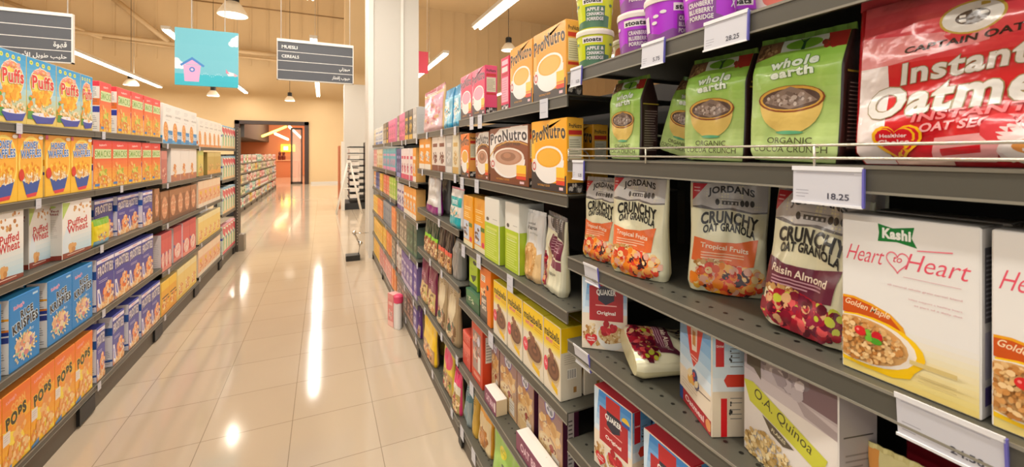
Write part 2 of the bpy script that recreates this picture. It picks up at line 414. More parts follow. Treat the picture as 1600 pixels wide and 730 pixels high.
# white square column and the wall stub behind it
COLX0, COLX1, COLY0 = .575, 1.24, 5.95
cm = MB(); cm.box(COLX0, COLY0, 0, COLX1, COLY0 + .66, 9)
struct('pillar_1', cm, CREAM)
xs = XY(628, COLY0)
struct('trim_4', MB().box(xs - .018, COLY0 - .02, 0, xs + .018, COLY0, 9).box(COLX0 - .012, COLY0 - .012, 0, COLX0 + .05, COLY0, 9).box(COLX0 - .012, COLY0, 0, COLX0, COLY0 + .05, 9), WHITE)
struct('pillar_2', MB().box(.6, 14, 0, 1.9, 14.6, 3.6), CREAM)
struct('trim_5', MB().box(.62, 14.02, 3.6, 1.9, 14.6, 9), TAN)
# pipes and braces against the rear wall
def WP(px, py, Y=YB - .35):
    X = XY(px, Y); d = X * SN + Y * CS; return (X, Y, H - (py - HY) / F * d)
for k, (a, b, r) in enumerate([((60, 42), (276, 69), .085), ((150, 58), (276, 75), .04), ((165, -12), (264, 66), .10), ((300, 0), (560, 32), .03), ((335, 76), (432, 86), .10), ((335, 84), (540, 106), .05), ((0, -2), (160, 60), .07)]):
    o = MB().tube([WP(*a), WP(*b)], r).build('roof_pipe' if k not in (2, 6) else 'roof_brace', mat('pipe_tan', '#c9ab80', .6))
    tag(o, ['thick tan pipe along rear wall beside the blue sign', 'thin tan pipe under the thick one on rear wall', 'diagonal tan brace dropping to the thick pipe', 'thin dark conduit sloping high on rear wall above the muesli sign', 'thick tan pipe between blue sign and muesli sign', 'thin tan pipe passing behind the muesli sign', 'long diagonal tan brace high above the tall cereal boxes'][k], 'brace' if k in (2, 6) else 'pipe')
    if k == 3: o.data.materials[0] = mat('conduit', '#8a6a42', .6)
# the yellow lit sign, counter, shelf in the far shop
X0, _, Z0 = WP(439, 237, 30.9); X1, _, Z1 = WP(461, 226, 30.9)
o = MB().box(X0, 30.85, Z0, X1, 30.98, Z1).build('wall_sign', mat('yellow_glow', '#ffd23c', .5, emit=2.2)); tag(o, 'glowing yellow sign on the orange wall beyond the doorway', 'sign')
s_ = MB(); s_.box(X0 + .15, 30.83, Z0 + .1, X1 - .4, 30.85, Z1 - .12, '#fff6c8'); s_.build('sign_panel', mat('pale_glow', '#fff3b0', .5, emit=2.5), o)
X0, _, Z0 = WP(432, 268, 28); X1, _, Z1 = WP(466, 250, 28)
o = empty('service_counter', ((X0 + X1) / 2, 28, 0)); tag(o, 'salmon service counter in the far shop beyond the doorway', 'counter')
MB().box(-(X1 - X0) / 2, 0, 0, (X1 - X0) / 2, .7, Z1 - .05).build('counter_body', mat('counter', '#d88a60', .6), o)
MB().box(-(X1 - X0) / 2 - .05, -.05, Z1 - .05, (X1 - X0) / 2 + .05, .75, Z1).build('counter_top', mat('counter_top', '#f0b48c', .4), o)
for k, px in enumerate((437, 443)):
    X, _, Z = WP(px, 247, 28.2)
    o = MB().lathe([(.09, 0), (.1, .2), (.06, .3), (.08, .42), (.03, .5)]).build('counter_display', mat('dark_red', '#6a2a22', .5)); o.location = (X, 28.3, Z1); tag(o, ['dark red stand on the far counter, end beside the gondola', 'dark red stand on the far counter, nearer its middle'][k], 'display stand')
for k, (a, b) in enumerate([((410, 213), (447, 198)), ((452, 198), (470, 215)), ((395, 206), (412, 211)), ((430, 209), (450, 218))]):
    pa, pb = WP(*a, 26.5), WP(*b, 29)
    o = MB().tube([pa, pb], .07, n=6).build('ceiling_light', mat('far_tube', '#fff0c8', .4, emit=4) if k else mat('far_tube_yellow', '#ffd860', .4, emit=3)); tag(o, ['yellow light bar under the far shop ceiling', 'white light bar sloping over the far shop sign', 'short light bar over the far gondola', 'white light bar beside the yellow one in far shop'][k], 'ceiling light')
al = bpy.data.lights.new('far_shop_light', 'AREA'); al.shape = 'RECTANGLE'; al.size = 4; al.size_y = 6; al.energy = 420; al.color = (1, .78, .58)
ao = bpy.data.objects.new('far_shop_light', al); COL.objects.link(ao); ao.location = (-2, 26, 4.1)

# ------------------------------------------------------------------ lamps
def strip(x, y0, y1, z, lab, width=.16, power=True):
    L = y1 - y0; o = empty('strip_light', (x, (y0 + y1) / 2, z)); tag(o, lab, 'ceiling light', 'fluorescent strips over the aisles')
    MB().box(-width / 2, -L / 2, .02, width / 2, L / 2, .09, '#e9e4da').build('housing', WHITE, o)
    for sx in (-.25, .25): MB().tube([(sx * width, -L / 2 + .03, 0), (sx * width, L / 2 - .03, 0)], .02, n=8).build('tube', TUBE, o)
    for yy in (-L * .3, L * .3): MB().tube([(0, yy, .09), (0, yy, 9 - z)], .004, n=5).build('hanging_wire', RAIL, o)
    a = bpy.data.lights.new('strip_glow', 'AREA'); a.shape = 'RECTANGLE'; a.size = width; a.size_y = L; a.energy = STRIP_W * L; a.color = (1, .96, .895)
    ob = bpy.data.objects.new('strip_glow', a); COL.objects.link(ob); ob.parent = o; ob.location = (0, 0, -.03)
    a2 = a.copy(); a2.energy = STRIP_W * L * UP_SHARE; ob = bpy.data.objects.new('strip_upglow', a2); COL.objects.link(ob); ob.parent = o; ob.location = (0, 0, .12); ob.rotation_euler = (pi, 0, 0)
strip(-.2, 10.4, 20.8, 4.0, 'long fluorescent strip over the aisle, beyond the muesli sign')
strip(-.2, -1.5, 7.75, 4.0, 'fluorescent strip directly over the aisle near end')
strip(-5.8, 8.0, 20.5, 4.0, 'long fluorescent strip seen above the tall puffs boxes')
strip(-3.0, 10.9, 20.9, 4.0, 'fluorescent strip passing behind the blue birdhouse sign')
strip(-2.95, -2.0, 8.2, 4.0, 'fluorescent strip above the cereal gondola')
strip(2.9, 1.5, 8.15, 4.0, 'wide fluorescent strip above the stacked porridge boxes', .24)
strip(2.9, 10.5, 20.0, 4.0, 'fluorescent strip beyond the white column')
strip(7.0, 8.5, 20.5, 4.0, 'added unseen fluorescent strip brightening the rear wall past the white column')  # added strip, hidden behind the packs, to brighten the right of the rear wall
strip(-9.0, 9, 20.5, 4.0, 'added unseen fluorescent strip brightening the rear wall past the cereal gondola')  # another added strip out of view, fill light for the rear wall's left
for k, (x, y, z, r, lab) in enumerate([(-1.6, 9.6, 4.1, .26, 'large bell lamp hanging above the blue and muesli signs'), (4.36, 9.82, 4.08, .19, 'bell lamp hanging above the pink porridge boxes'), (-1.28, 19.8, 3.63, .2, 'small bell lamp hanging in front of the doorway wall'), (-3.85, 19.3, 3.63, .21, 'small bell lamp under the blue birdhouse sign'), (-6.1, 18.7, 3.8, .22, 'small bell lamp peeping over the red cereal boxes')]):
    o = empty('bell_lamp', (x, y, z)); tag(o, lab, 'pendant lamp')
    MB().lathe([(r, 0), (r * .93, .06), (r * .62, r * .75), (r * .42, r * 1.0), (r * .38, r * 1.02)], cap=False).build('shade', mat('bell_shade', '#d8ccb8', .3, alpha=.85), o)
    MB().lathe([(r * .95, .004), (r * .9, .012)]).build('diffuser', BULB, o)
    MB().lathe([(r * .40, r * 1.0), (r * .42, r * 1.05), (r * .42, r * 1.7), (r * .3, r * 1.8)]).build('ballast', BLACK, o)
    MB().tube([(0, 0, r * 1.8), (0, 0, 9 - z)], .008, n=5).build('cord', BLACK, o)
    l = bpy.data.lights.new('bell_glow', 'SPOT'); l.energy = BELL_W * 12; l.spot_size = 2.4; l.spot_blend = .8; l.shadow_soft_size = .06; l.color = (1, .88, .72)
    lo = bpy.data.objects.new('bell_glow', l); COL.objects.link(lo); lo.parent = o; lo.location = (0, 0, -.05)

# ------------------------------------------------------------------ hanging signs
def sign(x0, x1, z0, z1, y, art, base, frame, lab, cords, name):
    w_, h_ = x1 - x0, z1 - z0
    o = empty(name, ((x0 + x1) / 2, y, z0)); tag(o, lab, 'sign')
    mb = MB(); mb.box(-w_ / 2, 0, 0, w_ / 2, .03, h_, base)
    apply_art(mb, art, lambda u, v, off: (-w_ / 2 + u * w_, -off * 2, v * h_), base=.001)
    mb.build('sign_board', mat('sign_print', None, .6), o)
    if frame:
        f = MB(); f.box(-w_ / 2 - .01, -.008, h_, w_ / 2 + .01, .035, h_ + .035, '#ece6dc'); f.box(w_ / 2, -.008, -.012, w_ / 2 + .01, .035, h_, '#ece6dc'); f.box(-w_ / 2 - .01, -.008, -.012, w_ / 2 + .01, .035, 0, '#cfc8bc'); f.box(-w_ / 2 - .01, -.008, -.012, -w_ / 2, .035, h_, '#cfc8bc'); f.build('sign_frame', mat('frame_print', None, .5), o)
    for cx in cords: MB().tube([(cx * w_, .015, h_), (cx * w_, .015, 9 - z0)], .005, n=5).build('hanging_cord', WHITE, o)
def gsign(rows):
    a = Art(1.7)
    for k in range(4): a.rect(0, k / 4 + .235, 1, k / 4 + .25, '#e6e1d8') if k < 3 else None
    for t, r_, side, wd, hh in rows: a.text(t, (.05 + wd / 2) if side == 'l' else (.96 - wd / 2), 1 - (r_ + .5) / 4 - .01, wd, hh, '#f2efe8', bold=.012)
    return a
def spx(px0, px1, pyt, pyb, Y):
    x0, x1 = XY(px0, Y), XY(px1, Y); d0 = x0 * SN + Y * CS
    return x0, x1, H - (pyb - HY) / F * d0, H - (pyt - HY) / F * d0
x0, x1, z0, z1 = spx(434, 551, 64, 123, 6.0)
sign(x0, x1, z0, z1, 6.0, gsign([('MUESLI', 0, 'l', .2, .085), ('CEREALS', 1, 'l', .22, .08), ('\uFEF2\uFEDF\uFEAF\uFEEE\uFEF4\uFEE3', 2, 'r', .15, .13), ('\uFEAD\uFE8E\uFEC4\uFED3\uFE87 \uFE8F\uFEEE\uFE92\uFEA3', 3, 'r', .25, .13)]), '#55565a', True, 'dark grey hanging sign lettered MUESLI and CEREALS', (-.46, .46), 'aisle_sign')
x1 = XY(112, 6.0); d0 = x1 * SN + 6 * CS
zt, zb = H + (240 - 27) / F * d0, H + (240 - 98) / F * d0
sign(x1 - .95, x1, zb, zt, 6.0, gsign([('\uFE93\uFEEE\uFEEC\uFED7', 2, 'r', .11, .15), ('\uFEAA\uFEE3\uFEF7\uFE8D \uFEDE\uFEF3\uFEEE\uFEC3 \uFE90\uFEF4\uFEE0\uFEA3', 3, 'r', .40, .14)]), '#55565a', True, 'dark grey hanging sign with two Arabic lines above the puffs boxes', (-.46, .46), 'aisle_sign')
x0, x1, z0, z1 = spx(273, 372, 42, 132, 6.0)
a = Art(.95); a.grad(0, 0, 1, .2, '#3ab4c6', '#40b8ca', 2); a.grad(0, .2, 1, 1, '#76c0ce', '#70bccc', 3)
for cx, cy, r in ((.03, .36, .09), (.1, .34, .07), (.02, .42, .06), (.97, .83, .10), (.9, .79, .06), (1.0, .9, .06)): a.ell(cx, cy, r, r * .9, '#e9eef0')
a.poly([(.15, .07), (.37, .07), (.40, .36), (.13, .36)], '#f3a9cf'); a.poly([(.265, .49), (.40, .37), (.13, .37)], '#f3a9cf')
a.poly([(.265, .50), (.46, .36), (.44, .33), (.265, .45)], '#4a86c8'); a.poly([(.265, .50), (.08, .36), (.10, .33), (.265, .45)], '#4a86c8')
a.ell(.265, .28, .045, .045, '#4a7fc4'); a.ell(.265, .28, .022, .022, '#f3c9df')
for k in range(12): a.ell(.42 + k * .03, .2 + .03 * sin(k * .9), .006, .006, '#cfeaf0', 6)
a.poly([(.80, .29), (.93, .26), (.95, .21), (.84, .20)], '#f0e6ea'); a.poly([(.80, .33), (.86, .24), (.80, .25)], '#d98aa0'); a.poly([(.93, .26), (1, .22), (.94, .19)], '#e8b0b8')
sign(x0, x1, z0, z1, 6.0, a, '#7fcadb', False, 'sky blue hanging board with a pink birdhouse', (-.25, .28), 'picture_sign')
# red banner seen past the column
x0, x1, z0, z1 = spx(655, 669, 80, 114, 9.0)
o = MB().box(x0 - .15, 9, z0, x1, 9.02, z1).build('red_banner', mat('red_banner', '#e0485c', .6)); tag(o, 'plain red banner hanging behind the white column', 'banner')
for xx in (x0 - .1, x1 - .02): MB().tube([(xx, 9.01, z1), (xx, 9.01, 9)], .004, n=5).build('hanging_cord', WHITE, o)

# ------------------------------------------------------------------ gondolas
SHC = mat('shelf_enamel', None, .4)
TOPC, FACEC, EDGEC, UND = '#545248', '#56534a', '#8a8577', '#35342e'
def shelf_part(par, side, y0, y1, z, x, depth, lip, holes, last=False):
    sg = -1 if side == 'L' else 1; mb = MB(); px, py = par.location.x, par.location.y
    X = lambda q: x + sg * q - px; Y = lambda q: q - py
    def bx(a, b, c, d, e, f, col): mb.box(min(X(a), X(b)), Y(c), e, max(X(a), X(b)), Y(d), f, col)
    g = .0015
    bx(.004, depth, y0 + g, y1 - g, z - .004, z, TOPC)                       # board
    bx(0, .004, y0 + g, y1 - g, z - lip, z, FACEC)                    # front lip
    bx(-.0016, .0, y0 + g, y1 - g, z - .004, z, EDGEC)               # bright rolled edge
    bx(-.0014, .0, y0 + g, y1 - g, z - lip, z - lip + .003, EDGEC)
    bx(.02, depth, y0 + .02, y0 + .024, z - .012, z - .004, UND); bx(.02, depth, y1 - .024, y1 - .02, z - .012, z - .004, UND)
    if holes:
        n = int((y1 - y0) / .03)
        for k in range(n):
            yy = y0 + .02 + k * .03
            for q in (.035, .2):
                c = [(X(q) + .0042 * cos(a * pi / 4), Y(yy) + .0042 * sin(a * pi / 4), z + .0003) for a in range(8)]
                mb.add(c, [tuple(range(8))], '#12120f')
    return mb.build('shelf', SHC, par)
TOPZ = {}
def gondola(side, bounds, levels, label, name, top, depth=.42, holes_to=2.0, x=None):
    sg = -1 if side == 'L' else 1; x = x if x is not None else (XL if side == 'L' else XR)
    par = empty(name, (x + sg * .3, (bounds[0] + bounds[-1]) / 2, 0)); tag(par, label, 'shelving')
    px, py = par.location.x, par.location.y
    for b in range(len(bounds) - 1):
        for i, z in enumerate(levels[b]):
            base = i == len(levels[b]) - 1
            shelf_part(par, side, bounds[b], bounds[b + 1], z, x, depth + (.04 if base else 0), .034 if z > .2 else .03, bounds[b] < holes_to)
        y0, y1 = bounds[b], bounds[b + 1]
        mb = MB(); a, c = x + sg * (depth + .03) - px, x + sg * (depth + .045) - px
        mb.box(min(a, c), y0 - py, .05, max(a, c), y1 - py, top[b]); mb.build('back_panel', DARK, par)
        kx0, kx1 = x + sg * .012 - px, x + sg * .03 - px
        MB().box(min(kx0, kx1), y0 - py + .002, 0, max(kx0, kx1), y1 - py - .002, levels[b][-1] - .03, '#5c544a').build('kick_plate', mat('kick_plate', '#5f574b', .5), par)
    for k, yb in enumerate(bounds):
        t = max(top[max(0, k - 1)], top[min(k, len(top) - 1)])
        a, c = x + sg * (depth - .005) - px, x + sg * (depth + .04) - px
        MB().box(min(a, c), yb - py - .015, 0, max(a, c), yb - py + .015, t, '#3a3933').build('upright', STEELD, par)
        a, c = x - sg * .002 - px, x + sg * .4 - px
        MB().box(min(a, c), yb - py - (.16 if side == 'L' else .05), .012, max(a, c), yb - py + .0, levels[0][-1] - .035, '#14140f').build('foot', BLACK, par)
    return par
LB = [-.13, .925, 1.98, 3.035, 4.09, 5.147, 6.2, 7.08]
LL = [[1.544, 1.220, .90, .527, .137]] * 4 + [[1.50, 1.18, .855, .48, .137], [1.487, 1.186, .861, .493, .16], [1.487, 1.083, .648, .137]]
GL = gondola('L', LB, LL, 'long dark gondola of cereal boxes ending at the slotted post', 'shelving_gondola', [1.66] * 7)
RB = [.006 - .976, .006, .965, 1.958, 2.934, 3.91, 4.886, 5.862]
NEAR = [1.64, 1.405, 1.142, .918, .645, .37, .12]
F1 = [1.582, 1.307, .99, .715, .40, .12]; F2 = [1.555, 1.316, 1.045, .77, .42, .11]; F3 = [1.53, 1.21, .93, .655, .35, .11]; F4 = [1.53, 1.25, .985, .67, .38, .11]
GR = gondola('R', RB, [NEAR, NEAR, F1, F2, F3, F4, F4], 'long dark gondola of muesli, porridge and granola ending at the white column', 'shelving_gondola', [1.72, 1.72, 1.66, 1.62, 1.6, 1.6, 1.6])
# wire guard on the pouch shelf
mb = MB()
px, py = GR.location.x, GR.location.y
for zz in (1.414, 1.431): mb.tube([(XR - .004 - px, -.9 - py, zz), (XR - .004 - px, .955 - py, zz)], .0019, n=8)
for yy in (.012, .34, .66, .953): mb.tube([(XR - .004 - px, yy - py, 1.40), (XR - .004 - px, yy - py, 1.431)], .0017, n=6)
for yy in (.012, .953): mb.tube([(XR - .004 - px, yy - py, 1.431), (XR + .3 - px, yy - py, 1.431)], .0017, n=6)
mb.build('wire_guard', mat('wire', '#d6d2c6', .25, metal=.6), GR)
# slotted end post of the cereal gondola
o = empty('end_post', (-1.12, 7.2, 0)); tag(o, 'tall dark slotted post at the end of the cereal gondola', 'post')
mb = MB(); mb.box(-.05, -.1, 0, .0, .12, 1.80); mb.build('post', mat('post_dark', '#4a4136', .5), o)
mb = MB()
for k in range(40): mb.box(-.012, -.1035, .1 + k * .042, -.004, -.1005, .122 + k * .042, '#c7bda8')
mb.build('slot_strip', mat('slots', '#b8ad98', .5), o)
mb = MB(); mb.box(.0, -.08, 0, .07, .1, .24); mb.build('end_foot', mat('post_foot', '#8d8272', .5), o)
# far gondola past the end post
FB = [11.3 + i * 1.06 for i in range(9)]
FL = [1.19, .95, .69, .42, .12]
gondola('L', FB, [FL] * 8, 'distant gondola packed with small groceries leading to the doorway', 'shelving_gondola', [1.4] * 8, x=-1.78, holes_to=0)

# ------------------------------------------------------------------ things by the column
# slanted magazine rack
o = empty('slanted_rack', (.62, 11.3, 0)); tag(o, 'black slanted display rack standing before the far pillar', 'rack')
MB().box(.40, 0, .0, .46, 1.0, 1.72).build('back_panel', BLACK, o)
MB().box(-.12, -.02, 0, .46, 1.0, .16).build('base', mat('rack_base', '#2a2926', .5), o)
MB().box(.36, -.04, 0, .46, -.0, 1.70).build('end_panel', mat('rack_end', '#55524c', .5), o)
for k in range(9):
    z = .26 + k * .165
    m_ = MB().box(-.02, 0, z, .40, 1, z + .02, '#222220'); m_.build('ledge', BLACK, o)
for k in range(8):
    z = .281 + k * .165
    p_ = MB().box(.0, .02, z, .22, .95, z + .10, '#efe9e0').build('stacked_booklet', mat('booklet', '#efe7dc', .6)); p_.location = (.62, 11.3, 0)
    tag(p_, 'pale booklets on the black slanted rack, %s ledge from the floor' % ORD[k], 'booklet', 'booklets on the slanted rack')
o = MB().box(-.03, .0, 0, .0, 1.0, 1.62).build('rack_side_board', mat('orange_board', '#b8653a', .6)); o.location = (.40, 11.5, 0); tag(o, 'narrow orange brown board beside the slanted rack', 'board')
o = MB().box(-.0, .0, 0, .08, .05, 1.72).build('rack_white_post', WHITE); o.location = (.41, 11.2, 0); tag(o, 'white upright post beside the slanted rack', 'post')
# folding A-frame
o = empty('a_frame_stand', (.56, 10.5, 0)); tag(o, 'white folding a-frame stand in front of the slanted rack', 'stand')
for sx in (-1, 1):
    for yy in (0, .35):
        MB().tube([(sx * .02, yy * .6 + .05, 1.24), (sx * .28, yy, .0)], .018, n=8).build('leg', WHITE, o)
MB().tube([(-.13, 0, .6), (.13, 0, .6)], .012, n=6).build('crossbar', WHITE, o)
MB().box(-.04, -.0, 1.2, .04, .3, 1.26).build('hinge_block', WHITE, o)
# chrome post on black base by the column
gx, gy = ground(552, 408, 0)
o = empty('chrome_floor_stand', (gx, gy, 0)); tag(o, 'small chrome clamp stand on a black base beside the column foot', 'stand')
bb = MB(); bb.box(-.09, 0, .0, .085, .16, .07, '#22221f'); bb.build('base', mat('stand_base', '#262622', .35), o)
MB().tube([(.07, .08, .07), (.09, .08, .20), (.075, .08, .26)], .008).build('post', CHROME, o)
MB().tube([(.09, .08, .20), (.03, .08, .32), (.01, .08, .37)], .013).build('arm', CHROME, o)
MB().tube([(.075, .06, .19), (.11, .06, .23)], .022).build('clamp', CHROME, o)
MB().tube([(.0, .06, .345), (.03, .06, .385)], .020).build('clamp', CHROME, o)
MB().tube([(.01, .08, .35), (.2, .08, .345)], .006).build('crossbar', CHROME, o)

# ------------------------------------------------------------------ printed packs
OATS = ['#d9b27a', '#c89858', '#e8cf9e', '#b98546', '#f0dcb4', '#a97438']
FRUIT = ['#e0442a', '#ee8420', '#f0b030', '#ecc98c', '#3a1f24', '#ee9a48', '#e0a890', '#c8301e', '#f07830', '#e8b060', '#d8562a']
BERRY = ['#a31a2c', '#7e1428', '#c42b3c', '#b8bc3a', '#8c1f3a', '#d85454', '#5b0f22', '#b02030', '#9a1c30', '#6c1430', '#d0a070']
GOLD = ['#f6b52a', '#e8951a', '#fbd25a', '#d97a12', '#f9e07e']
def spine(cb='#f1ede4', bands=(('#2b3f8f', .38, .47),), txt='#5a5a60'):
    a = Art(.25); a.rect(.0, 0, 1, 1, cb)
    for c, y0, y1 in bands: a.rect(0, y0, 1, y1, c)
    return a.lines(.15, .85, [.60 + .03 * k for k in range(10)], .008, txt).lines(.15, .85, [.06 + .035 * k for k in range(8)], .008, txt)
def sq(t, col, y=.5): return None
def puffs():
    a = Art(.7); a.grad(0, .5, 1, 1, '#8fd0ea', '#1a9ada', 6); a.grad(0, 0, 1, .5, '#f2d060', '#a9daea', 6)
    for k in range(4): a.ell(.14 + k * .2, .925, .055, .032, '#f4e45a'); a.ell(.14 + k * .2, .925, .03, .016, '#8ccf4a')
    a.ell(.5, .62, .42, .26, '#f7efe0'); a.ell(.5, .62, .40, .245, '#f9a04c'); a.ell(.5, .60, .38, .21, '#fbe060')
    a.blobs(.5, .81, .3, .06, 26, .03, ['#f08a8a', '#f4a0a0', '#f7c0a8'], 4)
    a.blobs(.52, .42, .30, .12, 60, .045, ['#f9b51e', '#f59a12', '#fdc93a', '#f7a81a'], 5, 10)
    a.blobs(.1, .28, .1, .16, 10, .05, ['#f59a12', '#fbb52a', '#5fae3a'], 6); a.rect(.02, .08, .22, .2, '#4f9a3c')
    a.blobs(.55, .24, .42, .06, 44, .028, ['#f6e7c4', '#fff6e0', '#efc37a'], 8); a.poly([(.12, .14), (.98, .16), (.86, .04), (.3, .02)], '#3a4aa8'); a.ell(.55, .16, .4, .03, '#f3f0fa')
    a.blobs(.5, .2, .4, .05, 30, .022, ['#f7c66a', '#f4a53a', '#fbe6b0'], 9)
    a.text('Puffs', .52, .66, .74, .2, '#e0261f', bold=.03, rot=.05, out='#fff4dc', outw=.04); a.text('HONEY', .5, .79, .3, .03, '#e06a2a', bold=.01)
    return carton('cereal_box', .22, .295, .07, '#f2d060', '#e9e4dc', a, spine(bands=(('#1a9ada', .85, 1), ('#2b3f8f', .3, .36))), '#1a9ada')
D_('puffs', puffs, 'sky blue honey puffs cereal box', 'cereal box', 'blue honey puffs boxes')
def waffles():
    a = Art(.7); a.grad(0, 0, 1, 1, '#fccb3a', '#f7a524', 6); a.ell(.52, .55, .5, .42, '#fddf6a'); a.ell(.52, .56, .44, .36, '#fbb83a')
    a.blobs(.5, .42, .32, .14, 46, .05, ['#f9c02a', '#f5a91c', '#fdd350', '#f08e10'], 3, 10)
    a.poly([(.16, .3), (.88, .3), (.76, .1), (.3, .08)], '#2b55a8'); a.poly([(.3, .08), (.76, .1), (.7, .04), (.36, .03)], '#e23a4a'); a.ell(.52, .31, .37, .05, '#e8eef6')
    a.blobs(.52, .33, .34, .07, 70, .032, ['#f6d9a0', '#efb964', '#fff0d0', '#e09a40'], 5); a.ell(.12, .38, .1, .09, '#e0392c')
    a.ell(.9, .95, .1, .03, '#f4eee2'); a.rect(.0, .93, .1, 1, '#e0557a')
    a.text('HONEY', .5, .83, .58, .11, '#1d6fc4', bold=.03, rot=.03, out='#eaf6ff', outw=.05); a.text('WAFFLES', .5, .70, .82, .12, '#1d6fc4', bold=.03, rot=.04, out='#eaf6ff', outw=.05)
    return carton('cereal_box', .22, .28, .07, '#f9bd34', '#f5c24a', a, spine('#f6d58a', (('#e8a02a', .5, .6), ('#2b3f8f', .35, .4)), '#b58030'), '#f7b02a')
D_('waffles', waffles, 'yellow honey waffles cereal box', 'cereal box', 'yellow honey waffles boxes')
def smacks():
    a = Art(.7); a.grad(0, .42, 1, 1, '#f58a3c', '#e8323c', 8); a.grad(0, 0, 1, .42, '#fbd24a', '#f6963c', 6)
    a.text("Kellogg's", .5, .9, .4, .06, '#fbe9e4', bold=.02, rot=.04); a.rect(.06, .62, .96, .82, '#cfe0a0')
    a.text('SMACKS', .5, .72, .88, .15, '#7fb04a', bold=.04, out='#eef3cf', outw=.05)
    a.blobs(.5, .3, .2, .14, 24, .05, ['#c7cf4a', '#a8b83a', '#e0da6a'], 4, 9); a.blobs(.5, .14, .46, .13, 70, .035, ['#f3c27a', '#e79a4a', '#f7dca0', '#e8843a'], 6)
    a.rect(.06, .05, .3, .1, '#2f7fc8'); a.blobs(.2, .42, .14, .1, 10, .03, ['#f6b06a', '#f9cf8a'], 9)
    return carton('cereal_box', .195, .285, .07, '#f0663c', '#efe6da', a, spine('#efe6da', (('#e8323c', .9, 1), ('#2f3f9f', .38, .5), ('#e8742c', .52, .66))), '#e8444a')
D_('smacks', smacks, 'red and yellow puffed wheat cereal box', 'cereal box', 'red and yellow cereal boxes')
def biscuit(base, bottom, accent, txt, name, desc):
    def f():
        a = Art(.75); a.rect(0, 0, 1, 1, base); a.lines(.3, .85, [.9, .86, .82, .6], .008, '#b8b8b8'); a.rect(0, 0, 1, .09, bottom)
        a.ell(.32, .30, .24, .26, '#e08a3a', rot=.25); a.ell(.33, .31, .19, .22, '#efaa5c', rot=.25); a.blobs(.33, .31, .12, .16, 26, .03, ['#dd8f44', '#f3bd78', '#c8762c'], 3)
        if txt: a.rect(.52, 0, 1, .34, accent); a.text(txt, .76, .2, .42, .14, '#eaf4fa', bold=.03)
        a.text('whole wheat', .6, .72, .6, .07, '#a9a39a', bold=.0)
        return carton('cereal_box', .2, .32, .08, base, '#f3eee6', a, spine(bands=((accent, .1, .2),)), '#f4f0ea')
    D_(name, f, desc, 'cereal box', name + ' boxes')
biscuit('#f4f1ea', '#4aa6d8', '#1888c8', 'bisc', 'white_biscuit', 'white wheat biscuit box with blue corner')
biscuit('#f6efe4', '#f0a060', '#e8843a', '', 'white_orange', 'white biscuit box with orange foot')
def pwheat(var):
    def f():
        a = Art(.7); a.grad(0, .06, 1, .5, '#b8dcec', '#f2f0ea', 6); a.grad(0, .5, 1, 1, '#f2f0ea', '#f6f3ec', 2)
        if var: a.poly([(.0, .7), (.25, .98), (.0, 1)], '#b4d06a'); a.poly([(0, .3), (.2, .7), (.3, .1), (0, .1)], '#dceaf2')
        a.blobs(.6, .86, .42, .12, 14, .035, ['#c98a4a', '#b5763a', '#dca868'], 3 + var, 9)
        a.text('Puffed', .5, .62, .66, .13, '#c8242c', bold=.02, rot=.04); a.text('Wheat', .5, .50, .72, .14, '#c8242c', bold=.02, rot=.04)
        a.poly([(.0, .0), (1, .0), (1, .06), (0, .1)], '#8a3a2c'); a.blobs(.3, .16, .12, .06, 8, .06, ['#dca868', '#c98a4a'], 8, 8)
        a.lines(.15, .75, [.05], .012, '#e8d8c8')
        return carton('cereal_box', .2, .285, .08, '#f2f0ea', '#d8d2c8', a, Art(.3).rect(0, 0, 1, 1, '#d8d2c8').rect(0, 0, 1, .08, '#8a3a2c').text('Puffed', .5, .86, .7, .04, '#8a2a2c', bold=.02).text('Wheat', .5, .81, .7, .045, '#8a2a2c', bold=.02).lines(.15, .8, [.4 + .03 * k for k in range(11)], .006, '#a8a49a').ell(.55, .93, .18, .02, '#b4d06a'), '#e9e4da')
    return f
D_('pwheat', pwheat(0), 'white puffed wheat box with brown foot', 'cereal box', 'white puffed wheat boxes')
D_('pwheat2', pwheat(1), 'white puffed wheat box with green corner', 'cereal box', 'green cornered puffed wheat boxes')
def frosties():
    a = Art(.7); a.grad(0, .3, 1, 1, '#4a3f9c', '#2b3aa6', 5); a.grad(0, 0, 1, .3, '#f0a868', '#5a4a9a', 4); a.rect(0, .9, 1, .97, '#efe9f2'); a.rect(0, .97, 1, 1, '#2b3aa6')
    a.text("Kellogg's", .45, .935, .36, .045, '#d8304a', bold=.02); a.text('FROSTIES', .5, .74, .9, .2, '#d9d4dc', bold=.05, rot=.04, arc=.03, out='#2a2440', outw=.06)
    a.poly([(.02, .42), (.14, .42), (.32, .04), (.2, .0), (.06, .1)], '#f2eff6'); a.poly([(.08, .34), (.13, .34), (.22, .1), (.12, .14)], '#4a5ac8')
    a.blobs(.68, .26, .28, .2, 46, .06, ['#f08a3a', '#f7b27a', '#f6d2a8', '#e8702a', '#f9e3c8'], 5); a.blobs(.6, .06, .4, .07, 50, .04, ['#f6c88a', '#f0a85a', '#f9e0b8'], 6)
    a.lines(.1, .6, [.56, .53], .01, '#c8c4e0')
    return carton('cereal_box', .2, .30, .065, '#3c3c9c', '#ece7ee', a, spine('#ece7ee', (('#2458a8', .62, .78), ('#2458a8', .1, .14))), '#3f46a8')
D_('frosties', frosties, 'violet blue frosted flakes box', 'cereal box', 'violet blue frosted flakes boxes')
